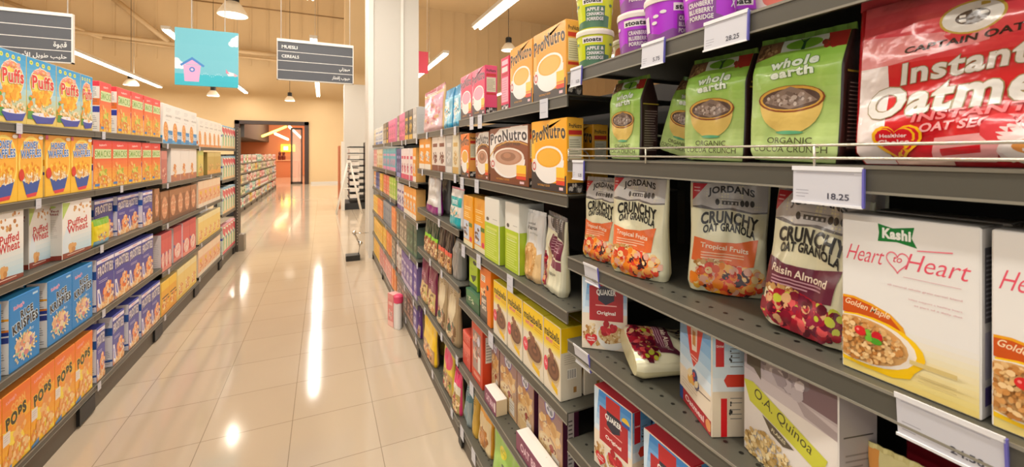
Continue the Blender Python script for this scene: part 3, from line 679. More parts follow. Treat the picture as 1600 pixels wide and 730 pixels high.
def rkris():
    a = Art(.68); a.rect(0, 0, 1, 1, '#1088d4'); a.text("Kellogg's", .3, .86, .34, .07, '#e86a8a', bold=.03, rot=.12, out='#e8f4fb', outw=.03)
    a.text('RICE', .56, .74, .42, .11, '#16181c', bold=.05, rot=.12, out='#d8ecf6', outw=.05); a.text('KRISPIES', .52, .585, .86, .14, '#16181c', bold=.05, rot=.12, arc=.01, out='#d8ecf6', outw=.05)
    a.lines(.5, .8, [.46, .44], .007, '#bfe0f2'); a.rect(.76, .93, .94, .96, '#bfe0f2')
    a.blobs(.5, .28, .3, .14, 90, .05, ['#f3c9a4', '#e89a7a', '#f2dcc0', '#d88a8a', '#b07ab0', '#f7e3a0', '#e6b48a', '#9ad0b0'], 4)
    r = random.Random(5)
    for k in range(34):
        t = r.random() * 6.28; q = .75 + .4 * r.random(); a.ell(.48 + .36 * q * cos(t), .26 + .2 * q * sin(t), .035, .014, r.choice(['#f6dfa0', '#f2ead0', '#e9c84a', '#f6efe0']), 7, rot=t)
    sp = spine('#e9e8e6', (('#f0a61c', .72, .75), ('#2b3f8f', .52, .57), ('#2b3f8f', .42, .5), ('#e88a2c', .57, .60))); sp.text('RICE', .5, .86, .7, .03, '#222', bold=.03) if False else None
    return carton('cereal_box', .205, .31, .07, '#1088d4', '#e9e8e6', a, sp, '#2b9be0')
D_('rkris', rkris, 'bright blue crisped rice cereal box', 'cereal box', 'blue crisped rice boxes')
def pops():
    a = Art(.7); a.grad(0, 0, 1, 1, '#fcc81e', '#f4701c', 10); a.poly([(.0, .55), (.5, .1), (1, .0), (.7, .4)], '#fde04a'); a.poly([(.3, .5), (1, .7), (1, .55)], '#fbb52a')
    a.text("Kellogg's", .3, .9, .36, .06, '#f7a8a8', bold=.03, rot=.14); a.text('CORN', .55, .80, .5, .1, '#fbb860', bold=.04, rot=.14, out='#f09a3a', outw=.03); a.text('POPS', .48, .645, .74, .17, '#2e2a18', bold=.06, rot=.14, out='#f7d23a', outw=.05)
    a.rect(.02, .36, .26, .52, '#e9e0da'); a.lines(.05, .23, [.48, .45, .42], .008, '#c9b9b0')
    a.blobs(.6, .44, .2, .14, 30, .05, ['#f7c27a', '#ee9a4a', '#f0b060'], 5, 8); a.blobs(.5, .17, .46, .13, 90, .045, ['#fbcf8a', '#f2a85a', '#f9e0a0', '#ee9440'], 6, 8)
    a.poly([(0, .0), (.3, .0), (.3, .07), (0, .03)], '#4a86c4')
    return carton('cereal_box', .215, .30, .07, '#f79a1c', '#e8782a', a, spine('#e9d9c0', (('#e8782a', .8, 1),)), '#f08a2c')
D_('pops', pops, 'orange corn puffs cereal box', 'cereal box', 'orange corn puffs boxes')
def simple(name, base, top, foot, obj, cat, desc, w=.18, h=.27, d=.07, side=None, txt=None, tcol='#ffffff', pic=('#d9b27a',), pc=(.5, .3), pr=(.34, .18), stripe=None, seed=1, topc=None, ring=None, bag=None, grp=None, wr=.004, m=None, seal=None, extra=None):
    def f():
        a = Art(w / h); a.rect(0, 0, 1, 1, base)
        if top: a.rect(0, top[1], 1, 1, top[0])
        if foot: a.rect(0, 0, 1, foot[1], foot[0])
        if stripe:
            for c, x0, x1, y0, y1 in stripe: a.rect(x0, y0, x1, y1, c)
        if ring: a.ell(pc[0], pc[1], pr[0] * 1.15, pr[1] * 1.15, ring)
        if pic: a.blobs(pc[0], pc[1], pr[0], pr[1], 46, .04, list(pic), seed, 8)
        if extra: extra(a)
        if txt:
            n = len(txt)
            for i, t in enumerate(txt): a.text(t, .5, .76 - i * .12, min(.86, .13 * len(t)), .085, tcol, bold=.025)
        elif txt is None: a.lines(.15, .85, [.66, .62, .58], .012, mix(base, tcol, .6), seed)
        if bag: return pouch(obj, w, h, d, a, base, side or base, style=bag, seed=seed, wr=wr, seal=seal or base, m=m or FILM)
        return carton(obj, w, h, d, base, side or base, a, Art(.3).lines(.15, .8, [.2 + .05 * k for k in range(12)], .01, mix(side or base, '#808080', .4), seed), topc)
    D_(name, f, desc, cat, grp or (desc + 's'))
CB, CC = 'cereal_box', 'cereal box'
RD = '#d83a3c'
simple('coco', '#8d5636', ('#a87048', .8), ('#6e4430', .12), CB, CC, 'brown cocoa cereal box with peach rings', .18, .25, .07, '#b98a62', False, pic=('#f0b890', '#e89a70', '#c87850', '#f7d4b4'), pc=(.5, .5), pr=(.3, .3), seed=3, ring='#d99a70')
simple('promo', '#e9d62c', ('#7cb83a', .8), ('#5aa8d0', .2), 'cereal_packet', 'cereal packet', 'small yellow packet before the violet boxes', .15, .17, .03, '#d9c628', False, pic=('#f09a2a', '#3a7ac8', '#f7e89a', '#d84a2a'), bag='pillow', seal='#7cb83a')
simple('redflake', '#d64a4e', ('#c83a44', .85), ('#e88a7a', .12), CB, CC, 'red fruit flakes box', .17, .26, .06, '#efe0dc', False, pic=('#f3b8a8', '#e87a7a', '#fbe0d4', '#f6d0c0'), seed=4, stripe=[('#3a4a9a', 0, .16, .42, .5)], topc='#c84a50', ring='#f2d8d0')
simple('cflake', '#f0b01e', ('#f7cc3a', .75), ('#e89a18', .1), CB, CC, 'golden box with black slashes', .17, .27, .06, '#f3d27a', False, pic=('#f9e0a0', '#e8a030', '#d84a2c'), stripe=[('#2a2418', .1, .9, .5, .54), ('#2a2418', .2, 1, .4, .44)], seed=6)
simple('paleyel', '#f2d478', ('#f4e4a8', .8), ('#e8c04a', .12), CB, CC, 'pale yellow flakes box with red fruit', .17, .27, .06, '#f0dfae', False, pic=('#d83c2c', '#f0b060', '#f9efc8', '#e89a3a'), seed=8)
simple('peach', '#efb990', ('#f4d8b8', .7), ('#f0e4d2', .14), CB, CC, 'peach and gold cereal box', .15, .26, .06, '#f2e2c8', False, pic=('#e8883a', '#f6cf8a', '#fbe9c8', '#d86a3a'), stripe=[('#f0c030', .3, .7, .5, .62)], seed=9)
simple('pinkbrown', '#c8746a', ('#d88a80', .75), None, CB, CC, 'dusky pink cereal box', .16, .28, .07, '#e8cfc4', False, pic=('#f3d8cc', '#a84a3a', '#e8a890'), seed=10)
simple('whitespoon', '#f3ede4', None, ('#b8745a', .2), CB, CC, 'white cereal box with orange flakes spoon', .17, .29, .07, '#efe8de', False, pic=('#e89a4a', '#d8783a', '#f3c28a'), pc=(.4, .3), pr=(.16, .22), seed=11)
simple('olive', '#c8ac58', ('#d8c278', .8), ('#e8a850', .2), CB, CC, 'olive gold cereal box', .17, .26, .09, '#a8904a', False, pic=('#e8b86a', '#b8904a'), seed=12)
simple('yelgreen', '#e0cf6a', ('#c8d070', .8), ('#d8a040', .15), CB, CC, 'yellow green cereal box', .16, .28, .07, '#d8cc8a', False, pic=('#7aa03a', '#f0e0a0', '#d87a3a'), seed=13)
def stripes(k=0):
    def f():
        a = Art(.55); a.rect(0, 0, 1, 1, '#e6eedc'); a.poly([(0, .95), (1, .85), (1, .55), (0, .75)], '#d84a5a'); a.poly([(.2, .6), (.6, .62), (.45, .1), (.2, .0)], '#6fb46a'); a.poly([(.6, .5), (.95, .5), (.9, .1), (.55, .1)], '#f0d8b0')
        a.rect(0, .95, 1, 1, '#5aa8d8' if not k else '#e86a80'); a.rect(0, 0, 1, .1, '#e8606a' if k else '#f0c890'); a.rect(.05, .5, .3, .6, '#3a58b0')
        return carton(CB, .16, .29, .06, '#e6eedc', '#e9e4da', a, spine('#e4ead8', (('#3a58b0', .5, .58),)), '#8ac4e0' if not k else '#e8889a')
    return f
D_('stripes', stripes(0), 'green sashed box with blue top', CC, 'green sash blue top boxes')
D_('stripes2', stripes(1), 'green sashed box with red foot', CC, 'green sash red foot boxes')
# ---- porridge boxes of the muesli gondola
def pronutro(bg, bg2, side, foot, cup, fill, txt='#3a3436', sub=None, pr=None):
    def f():
        a = Art(.85); a.rect(0, 0, 1, 1, bg); a.poly([(0, .0), (1, .0), (1, .24), (.75, .12), (.45, .10), (.1, .35), (0, .5)], foot)
        a.poly([(.0, .4), (.12, .34), (.1, .7), (.4, .9), (.9, 1), (.6, 1), (0, .7)], bg2) if bg2 else None
        a.poly([(.05, .45)] + [(.5 + .44 * cos(t), .42 + .32 * sin(t)) for t in [pi + .2 * k for k in range(0, 17)]], '#f3eee8')
        a.bowl(.52, .47, .40, .17, cup, fill, .34); a.ell(.52, .47, .30, .12, mix(fill, '#ffffff', .12))
        if sub:
            a.ell(.52, .48, .2, .08, mix(fill, '#000000', .15)); a.ell(.5, .5, .1, .045, fill); a.text(sub, .58, .70, .5, .05, '#5a3a2c', bold=.02)
        if sub: a.poly([(0, .52), (0, .8), (.3, .99), (1, .99), (1, .70), (.8, .76), (.5, .78), (.2, .70)], '#ece4da'); a.poly([(0, .5), (.2, .68), (.5, .76), (.8, .74), (1, .68), (1, .66), (.8, .72), (.5, .735), (.2, .66), (0, .46)], '#d8a24a'); a.text(sub, .58, .69, .5, .04, '#5a3a2c', bold=.02)
        a.text('ProNutro', .5, .82 if sub else .80, .96, .21, txt, bold=.035, rot=.06, arc=.04, out=mix('#ece4da' if sub else bg, '#ffffff', .35), outw=.035)
        a.rect(.74, .10, .96, .34, '#f6c63a'); a.rect(.74, .10, .96, .16, '#e0452c'); a.rect(.74, .17, .96, .2, '#f08a2a'); a.ell(.09, .34, .08, .09, '#e8dcd4'); a.ell(.09, .34, .055, .065, '#c83a34'); a.ell(.09, .34, .035, .04, '#e8dcd4')
        a.text('NATURALLY GOOD', .38, .07, .36, .03, '#e8a23a', bold=.01); a.rect(.82, .03, .92, .07, '#f0c8cc')
        s = Art(.35); s.rect(0, 0, 1, 1, side); s.rect(.08, .78, .92, .84, '#c8342c'); s.rect(.08, .40, .92, .44, '#c8342c'); s.rect(.1, .46, .9, .76, '#dcd3b4'); s.lines(.14, .86, [.5 + .03 * k for k in range(8)], .008, '#8a8468'); s.text('ProNutro', .5, .9, .8, .06, '#3a3430', bold=.03); s.rect(0, 0, 1, .14, '#2f2b2a'); s.blobs(.5, .07, .4, .05, 14, .04, ['#c8c0b4', '#6a6460'], 3)
        return carton('porridge_box', .14, .208, .055, bg, side, a, s, bg)
    return f
D_('pn_orange', pronutro('#ef7a2e', '#f39a58', '#e8a050', '#4a4442', '#f3eee8', '#e8a838'), 'deep orange porridge box with soup cup', 'porridge box', 'orange porridge boxes')
D_('pn_amber', pronutro('#f4a63c', '#f6b860', '#e8a850', '#4a4442', '#f3eee8', '#eeb44a'), 'amber porridge box with white cup', 'porridge box', 'amber porridge boxes')
D_('pn_yellow', pronutro('#f7ab14', '#fbc23a', '#f2b23a', '#3c3634', '#f3eee8', '#f2ac1e'), 'yellow porridge box with creamy cup', 'porridge box', 'yellow porridge boxes')
D_('pn_brown', pronutro('#8a4a2c', '#efe6da', '#a8704a', '#7a4026', '#f0e2d4', '#b98264', sub='WHEAT FREE'), 'brown wheat free chocolate porridge box', 'porridge box', 'brown porridge boxes')
D_('pn_pink', pronutro('#e2305c', '#f08aa4', '#e04a70', '#4a3c40', '#f3eee8', '#f09ab0'), 'pink strawberry porridge box', 'porridge box', 'pink porridge boxes')
def pinkside():
    a = Art(.5); a.rect(0, 0, 1, 1, '#e2305c'); a.rect(.1, .86, .9, .95, '#f0c0cc'); a.rect(.08, .15, .92, .62, '#f2a8b8'); a.lines(.15, .85, [.2 + .045 * k for k in range(9)], .012, '#d8708a'); a.rect(0, 0, 1, .1, '#3c3436'); a.blobs(.5, .05, .4, .04, 12, .03, ['#e8dcd8'], 3); a.rect(.1, .66, .9, .7, '#c8242c'); a.rect(.12, .72, .88, .82, '#e8dcd8')
    return carton('porridge_box', .1, .205, .06, '#e2305c', '#d82a54', a, None, '#c8244c')
D_('pn_pinkside', pinkside, 'pink box turned sideways', 'porridge box', 'pink porridge box sides')
def whitegreen():
    a = Art(.4); a.rect(0, 0, 1, 1, '#e9e6da'); a.rect(0, 0, 1, .60, '#b9cf2c'); a.lines(.1, .9, [.06 + .035 * k for k in range(14)], .010, '#dce88a'); a.rect(.12, .5, .88, .54, '#d6e070'); a.text('Easy Porridge', .5, .45, .7, .025, '#f4f6d8', bold=.02)
    a.ell(.22, .66, .10, .03, '#5a564c'); a.lines(.6, .9, [.68], .008, '#a8a498')
    s = Art(.6); s.rect(0, 0, 1, 1, '#dcd9cc'); s.rect(0, 0, 1, .60, '#a3b926')
    return carton('oat_carton', .068, .245, .10, '#e9e6da', '#d8d5c8', a, s, '#dedacb')
D_('whitegreen', whitegreen, 'tall carton, white above lime green', 'oat carton', 'white and lime cartons')
def yellowcarton():
    a = Art(.4); a.rect(0, 0, 1, 1, '#eea41e'); a.rect(0, .72, 1, 1, '#f0a83a'); a.lines(.12, .8, [.78, .74, .66, .62, .58], .014, '#f9dca0'); a.rect(0, .12, .62, .5, '#c9d4e6'); a.blobs(.3, .3, .22, .12, 16, .04, ['#7a5a4a', '#a8b8d0', '#f0e0c8'], 3); a.ell(.82, .16, .12, .05, '#d8245c'); a.rect(0, 0, 1, .1, '#e9e0b8'); a.rect(.6, .4, .95, .48, '#5a7a2c')
    for x in (.3, .4, .5): a.poly([(x, .8), (x + .05, .8), (x + .12, .94)], '#e8842a')
    return carton('oat_carton', .078, .225, .09, '#eea41e', '#e8980f', a, Art(.5).rect(0, 0, 1, 1, '#e8980f').rect(.2, .4, .8, .5, '#4f7a2c').rect(.2, .08, .7, .2, '#d8245c').lines(.1, .9, [.6, .65, .7], .01, '#c87a10'), '#d8942a')
D_('yellowcarton', yellowcarton, 'golden oat carton with pale picture', 'oat carton', 'golden oat cartons')
def maltabella():
    a = Art(.62); a.rect(0, 0, 1, 1, '#e9dcc4'); a.rect(0, .66, 1, 1, '#f2c80e'); a.grad(0, .58, 1, .70, '#ecdca8', '#f2c80e', 4); a.text('maltabella', .5, .84, .9, .13, '#3a3222', bold=.03); a.text('INSTANT', .35, .73, .42, .055, '#d8508a', bold=.05); a.lines(.6, .95, [.74, .71], .012, '#c8902a')
    a.bowl(.56, .36, .42, .19, '#d8be92', '#6a4230', .27, None, '#c4a676'); a.ell(.58, .36, .28, .12, '#80543c'); a.ell(.60, .37, .17, .07, '#6a4230'); a.ell(.61, .375, .08, .03, '#946248'); a.ell(.5, .52, .13, .06, '#8a5840', rot=.5); a.poly([(.62, .42), (.72, .56), (.66, .4)], '#3c2a20'); a.ell(.40, .575, .1, .045, '#946248')
    a.ell(.13, .36, .13, .11, '#e8455a'); a.text('5g', .13, .36, .12, .06, '#f6d0d4', bold=.03); a.poly([(.5, .1), (.85, .04), (.85, .13), (.5, .18)], '#f2c011')
    s = Art(.45); s.rect(0, 0, 1, 1, '#d8cdb4'); s.rect(0, .66, 1, 1, '#f2c80e'); s.rect(.3, .28, .75, .42, '#efe8d8')
    for k in range(11): s.rect(.32 + k * .038, .29, .32 + k * .038 + (.012 if k % 3 else .024), .41, '#4a4a48')
    s.lines(.15, .9, [.5 + .03 * k for k in range(5)], .007, '#a89c84'); s.rect(.6, .08, .75, .16, '#a8783a')
    return carton('porridge_box', .118, .205, .072, '#e9dcc4', '#d8cdb4', a, s, '#d8c41a')
D_('maltabella', maltabella, 'yellow topped chocolate malt porridge box', 'porridge box', 'yellow topped malt porridge boxes')
def orangeoat():
    a = Art(.45); a.rect(0, 0, 1, 1, '#ef7a12'); a.rect(.0, .0, .7, .25, '#3c3630'); a.rect(.1, .74, .5, .86, '#e9dcc8'); a.lines(.14, .46, [.83, .8, .77], .012, '#7a5a3a'); a.poly([(.05, .12), (.7, .12), (.62, .5), (.14, .5)], '#6a625a'); a.text('BEST', .38, .38, .4, .09, '#e8d8c4', bold=.06); a.text('OATS', .38, .26, .4, .09, '#e8d8c4', bold=.06); a.blobs(.35, .56, .25, .07, 16, .035, ['#f3d2a0', '#3c3630', '#f6b070'], 3); a.ell(.72, .68, .1, .05, '#3c3630')
    return carton('oat_box', .085, .215, .06, '#ef7a12', '#f0820f', a, None, '#e8700e')
D_('orangeoat', orangeoat, 'orange oat box with charcoal mug', 'oat box', 'orange oat boxes')
def limebox():
    a = Art(.3); a.rect(0, 0, 1, 1, '#b4d416'); a.rect(0, 0, 1, .12, '#1f5a30'); a.ell(.7, .68, .22, .055, '#2a3818'); a.poly([(.2, .3), (.9, .38), (.8, .26), (.5, .16)], '#26401a'); a.lines(.1, .6, [.9, .5, .46], .01, '#7aa010')
    return carton('oat_box', .052, .24, .09, '#b4d416', '#9dbd12', a, None, '#a8c814')
D_('limebox', limebox, 'narrow lime green box with dark badge', 'oat box', 'lime boxes')
simple('greenflat', '#1f5a34', ('#2c7a44', .6), None, 'oat_box', 'oat box', 'low dark green box under the lime one', .1, .075, .09, '#1a4a2a', False, pic=('#e8e4c8', '#5aa04a'), pr=(.3, .15), pc=(.4, .5))
def alpen():
    a = Art(.55); a.grad(0, 0, 1, 1, '#e2bc88', '#8a6474', 8); a.rect(0, .9, 1, 1, '#5a1f3c'); a.poly([(0, .8), (1, .86), (1, .9), (0, .9)], '#6a2a48'); a.ell(.5, .76, .22, .12, '#6a5aa8'); a.ell(.5, .76, .18, .095, '#e9e6ea'); a.blobs(.5, .75, .1, .06, 10, .03, ['#8a8a98', '#c8c4cc'], 3)
    a.poly([(.2, .5), (.95, .62), (.8, .36)], '#f0c684'); a.blobs(.5, .5, .4, .12, 30, .06, ['#e8bc78', '#d8a25a', '#f3d9a8', '#c98a48'], 4); a.bowl(.42, .28, .40, .12, '#e8c88e', '#efdcb0', .26, OATS + ['#7a3a2a', '#8a2a2a'], n=40, size=.03); a.ell(.6, .3, .08, .05, '#a03a2a'); a.rect(.6, .05, .9, .26, '#e9e4da'); a.lines(.63, .87, [.2, .16, .12], .01, '#a09a90')
    return carton('muesli_box', .13, .255, .06, '#b88a6a', '#4f1c38', a, Art(.4).rect(0, 0, 1, 1, '#4f1c38').rect(.3, .05, .7, .85, '#cfc6c0').lines(.35, .65, [.1 + .05 * k for k in range(14)], .02, '#6a6460'), '#5a1f3c')
D_('alpen', alpen, 'purple and wheat gold muesli box', 'muesli box', 'purple and gold muesli boxes')
def oatbran():
    a = Art(2.2); a.rect(0, 0, 1, 1, '#7c2a54'); a.text('OAT BRAN', .5, .5, .7, .45, '#e8c4d0', bold=.03); a.rect(.86, .2, .96, .8, '#e9dcd8')
    return carton('muesli_box', .17, .075, .048, '#7c2a54', '#e0c9a0', a, None, '#ece4da')
D_('oatbran', oatbran, 'purple muesli box lying flat', 'muesli box', 'lying purple muesli boxes')
def redwindow():
    a = Art(.5); a.rect(0, 0, 1, 1, '#d8421c'); a.rect(.12, .2, .86, .9, '#a58a80'); a.blobs(.45, .6, .28, .24, 40, .06, ['#c8a090', '#8a6a60', '#e0c0ac', '#b85a4a', '#9a8a90'], 3); a.ell(.66, .76, .12, .09, '#d8d4e4'); a.rect(.6, .22, .82, .5, '#e4dcd2'); a.rect(.2, .08, .8, .15, '#e8907a')
    return carton('muesli_box', .13, .25, .065, '#d8421c', '#c83a18', a, Art(.4).rect(.2, .45, .8, .9, '#e0d8cc').lines(.25, .75, [.5 + .05 * k for k in range(7)], .015, '#8a8278'), '#d03c1a')
D_('redwindow', redwindow, 'red muesli box with picture window', 'muesli box', 'red window muesli boxes')
simple('redflat', '#d84a3a', ('#e86a5a', .7), None, 'muesli_box', 'muesli box', 'small red box lying before the tall red one', .15, .055, .10, '#c83a24', False, pic=('#f0b0a0', '#e88a78'), pr=(.4, .2), pc=(.5, .5))
# ---- Quaker style oats
def quaker(kind=0):
    def f():
        a = Art(.66); a.grad(0, .45, 1, 1, '#e8eef2', '#2f86d4', 7); a.rect(0, 0, 1, .45, '#efdfc8')
        a.poly([(.0, 1), (.14, 1), (.05, .5), (0, .5)], '#cfe4f4')
        a.rect(.16, .36, .92, .80, '#b5202a'); a.rect(.34, .62, .72, .98, '#c8242c'); a.poly([(.36, .62), (.53, .56), (.72, .62), (.72, .80), (.36, .80)], '#2a2a3c'); a.text('QUAKER', .54, .715, .44, .085, '#f2efe8', bold=.04)
        
        a.lines(.3, .78, [.555], .014, '#e8a8a0'); a.text('Original', .54, .455, .42, .06, '#f6efe6', bold=.03)
        a.ell(.86, .82, .1, .06, '#f6cc3a', a0=0, a1=pi); a.rect(.76, .77, .96, .815, '#2a5ab0')
        a.blobs(.26, .18, .24, .13, 60, .028, OATS, 4); a.bowl(.66, .20, .34, .14, '#e9e4da', '#d8b47a', .2, OATS, n=60, size=.028); a.blobs(.60, .27, .13, .07, 9, .055, ['#c81e2e', '#e04a50', '#b01424'], 5, 10)
        a.heart(.2, .12, .3, .17, '#d42a2c'); a.text('Heart', .2, .14, .16, .028, '#f6e0dc', bold=.03); a.text('Healthy', .2, .105, .19, .028, '#f6e0dc', bold=.03)
        s = Art(.42); s.grad(0, .4, 1, 1, '#dfe3e2', '#4f96cc', 5); s.rect(0, 0, 1, .4, '#e4d3b8'); s.rect(.1, .62, .42, 1, '#c4202a'); s.text('Original', .26, .82, .26, .03, '#f6e8e4', bold=.02, rot=0); s.poly([(.3, .5), (.42, .56), (1, .56), (1, .44), (.42, .44)], '#cf3a24'); s.rect(.2, 0, .4, .28, '#d4121c'); s.lines(.5, .9, [.62, .68, .74, .8, .34, .28, .22, .16], .008, '#6a6a66'); s.blobs(.52, .7, .03, .08, 6, .014, ['#2a2a2a'], 3, 6)
        return carton('oatmeal_box', .13, .195, .06, '#efdfc8', '#e4d3b8', a, s, '#c4222c')
    return f
D_('quaker', quaker(), 'blue and red instant oatmeal box', 'oatmeal box', 'blue and red oatmeal boxes')
def quaker_side():
    a = Art(.6); a.grad(0, .35, 1, 1, '#e9eef0', '#3a8ed4', 6); a.rect(0, 0, 1, .35, '#ecdcc4'); a.poly([(.14, 1), (.84, 1), (.62, .55), (.48, .45), (.36, .55)], '#d4301f'); a.lines(.26, .74, [.96, .92], .02, '#f2d4cc'); a.poly([(.38, .84), (.6, .86), (.58, .62), (.42, .60)], '#e9dcc8'); a.rect(.44, .66, .54, .8, '#c8863a'); a.lines(.38, .6, [.55, .52], .01, '#f2c4bc')
    a.blobs(.46, .33, .13, .08, 16, .045, ['#2f3f7a', '#d83a2c', '#f0dcb0', '#e8b050'], 4, 9); a.poly([(.55, .28), (.98, .31), (.98, .3), (.55, .265)], '#8a7a6a'); a.poly([(0, .0), (1, .0), (1, .13), (0, .13)], '#b4222c'); a.text('Oatmeal', .5, .07, .6, .06, '#f0d8d0', bold=.03); a.rect(0, .0, .12, .13, '#2a4a8a'); a.ell(.93, .07, .08, .05, '#e8a060')
    a.lines(.1, .6, [.24, .21, .18], .006, '#c8b49a')
    s = Art(.42); s.grad(0, .4, 1, 1, '#dfe3e2', '#a8c8dc', 5); s.rect(0, 0, 1, .4, '#dccbb0'); s.rect(.1, .62, .36, 1, '#c4202a'); s.poly([(.35, .5), (.45, .55), (1, .55), (1, .44), (.45, .44)], '#cf3a24'); s.rect(.26, 0, .45, .34, '#d4121c'); s.lines(.55, .95, [.62, .66, .70, .74, .78, .34, .3, .24, .2, .16], .007, '#77736a'); s.blobs(.56, .7, .03, .08, 6, .014, ['#2a2a2a'], 3, 6); s.blobs(.56, .25, .03, .1, 7, .014, ['#2a2a2a'], 4, 6); s.text('Original', .23, .8, .22, .03, '#f6e8e4', bold=.02)
    return carton('oatmeal_box', .132, .2, .061, '#ecdcc4', '#dccbb0', a, s, '#b8202a')
D_('quaker_side', quaker_side, 'oatmeal box turned to show the red shield side', 'oatmeal box', 'turned oatmeal boxes')
def kashi():
    a = Art(.64); a.rect(0, 0, 1, 1, '#e8e5e0'); a.grad(0, 0, 1, .34, '#ecd47a', '#e8e5e0', 10)
    a.poly([(.30, .965), (.42, .945), (.58, .965), (.56, .90), (.60, .845), (.45, .865), (.30, .855), (.31, .91)], '#1f7a36'); a.text('Kashi', .445, .91, .22, .065, '#f2f2ea', bold=.05)
    for i, (t, x, w_) in enumerate((('Heart', .20, .30), ('Heart', .72, .42))): a.text(t, x + (.02 if i else 0), .76, w_, .10, '#e8566a', bold=-.006, shear=.28)
    a.text('to', .455, .76, .07, .035, '#e8566a', bold=.004, shear=.25)
    hp = []
    for k in range(30):
        t = 2 * pi * k / 29; hp.append((.455 + 16 * sin(t) ** 3 / 34 * .18, .75 + (13 * cos(t) - 5 * cos(2 * t) - 2 * cos(3 * t) - cos(4 * t)) / 30 * .13))
    for p, q in zip(hp, hp[1:]):
        dx, dy = q[0] - p[0], q[1] - p[1]; L = max(1e-5, (dx * dx + dy * dy) ** .5); nx, ny = -dy / L * .004, dx / L * .004
        a.poly([(p[0] - nx, p[1] - ny), (q[0] - nx, q[1] - ny), (q[0] + nx, q[1] + ny), (p[0] + nx, p[1] + ny)], '#ec7484')
    a.poly([(.6, .835), (.84, .855), (.84, .848), (.6, .829)], '#ec7484')
    a.lines(.5, .9, [.665], .003, '#dcaab0'); a.text('all natural whole grain cereal blend', .64, .60, .52, .014, '#cf979c'); a.text('helps support a healthy heart', .72, .54, .36, .012, '#cf979c'); a.text('as part of a daily diet', .74, .51, .32, .012, '#cf979c')
    pts = [(0, .47), (.1, .475), (.25, .455), (.4, .42), (.5, .36), (.55, .26), (.4, .3), (0, .36)]; a.poly(pts, '#e8a01c'); a.poly([(0, .455), (.1, .46), (.25, .44), (.4, .40), (.48, .34), (.4, .3), (0, .36)], '#c8541c'); a.text('Golden Maple', .21, .415, .38, .05, '#f3dcb4', bold=.01, rot=-.13, shear=.2)
    a.poly([(0, .05), (.2, .04), (.42, .04), (.55, .07), (.62, .16), (.62, .24), (0, .3)], '#f3c40c'); a.ell(.20, .205, .46, .165, '#f5c61a'); a.ell(.18, .21, .42, .148, '#f0e6d8'); a.ell(.15, .21, .39, .14, '#d9a868')
    a.blobs(.15, .21, .36, .125, 340, .019, ['#e0b070', '#c98a48', '#f0cc94', '#b87838', '#e8be80', '#d69a58'], 4, 7, .8)
    a.ell(.17, .27, .05, .03, '#d42a2a'); a.ell(.31, .265, .045, .03, '#c8202a'); a.ell(.15, .275, .012, .008, '#f08a80'); a.poly([(.21, .285), (.25, .295), (.27, .24), (.23, .24)], '#7ab83a'); a.ell(.3, .232, .05, .02, '#4f9a2a'); a.ell(.24, .235, .03, .016, '#6fb83a')
    a.rect(.56, .17, .88, .195, '#d3bd7c'); a.lines(.62, .88, [.12, .09], .004, '#cdb673')
    s = Art(.35); s.rect(0, 0, 1, 1, '#e0dcd8'); s.rect(.1, .5, .9, .9, '#6a6870'); s.lines(.15, .85, [.53 + .025 * k for k in range(14)], .01, '#c8c4cc'); s.rect(.1, .2, .9, .45, '#b8b4c4'); s.rect(.1, .06, .9, .16, '#5a4a8a')
    return carton('cereal_carton', .127, .2, .055, '#e8e5e0', '#d6d2cc', a, s, '#8f8b84')
D_('kashi', kashi, 'white heart cereal box with golden bowl', 'cereal box', 'white heart cereal boxes')
def quinoa():
    a = Art(.82); a.rect(0, 0, 1, 1, '#e3dcd4'); a.grad(0, .6, 1, 1, '#cfc4c4', '#8f8284', 4); a.rect(.6, .72, 1, 1, '#7a6266'); a.poly([(.6, .72), (1, .66), (1, .6), (.7, .62)], '#a89a9a'); a.blobs(.4, .82, .32, .12, 40, .05, ['#b8adb0', '#9a8e92', '#d2c8c8', '#7c7074'], 3)
    a.poly([(.04, 1), (.22, 1), (.22, .68), (.13, .74), (.04, .74)], '#5a5040'); a.lines(.07, .2, [.94, .91, .88], .01, '#cfc4a8'); a.poly([(.0, .60), (.12, .62), (.92, .42), (.86, .28), (.5, .36), (.08, .44)], '#c8c83c')
    a.text('O.A. Quinoa', .46, .475, .66, .10, '#3c3c26', bold=.0, rot=-.26); a.poly([(.24, .40), (.4, .37), (.6, .31), (.48, .27), (.34, .30)], '#5a5040'); a.text('FLAKES', .43, .325, .16, .028, '#d8d0b0', bold=.02, rot=-.2)
    a.blobs(.33, .1, .30, .16, 240, .022, ['#d8bc84', '#c4a468', '#ecd9a8', '#b08e50', '#e2c890'], 5, 7); a.poly([(.72, .0), (1, 0), (1, .3), (.8, .25)], '#efe9e6')
    s = Art(.4); s.rect(0, 0, 1, 1, '#a39a96'); s.rect(.1, .62, .9, .63, '#3a3634'); s.lines(.15, .8, [.5, .46, .42, .3, .26], .012, '#7c7470')
    return carton('oat_box', .165, .2, .065, '#e3dcd4', '#a39a96', a, s, '#9a8e8a')
D_('quinoa', quinoa, 'grey and white quinoa flakes box with lime ribbon', 'oat box', 'quinoa boxes')
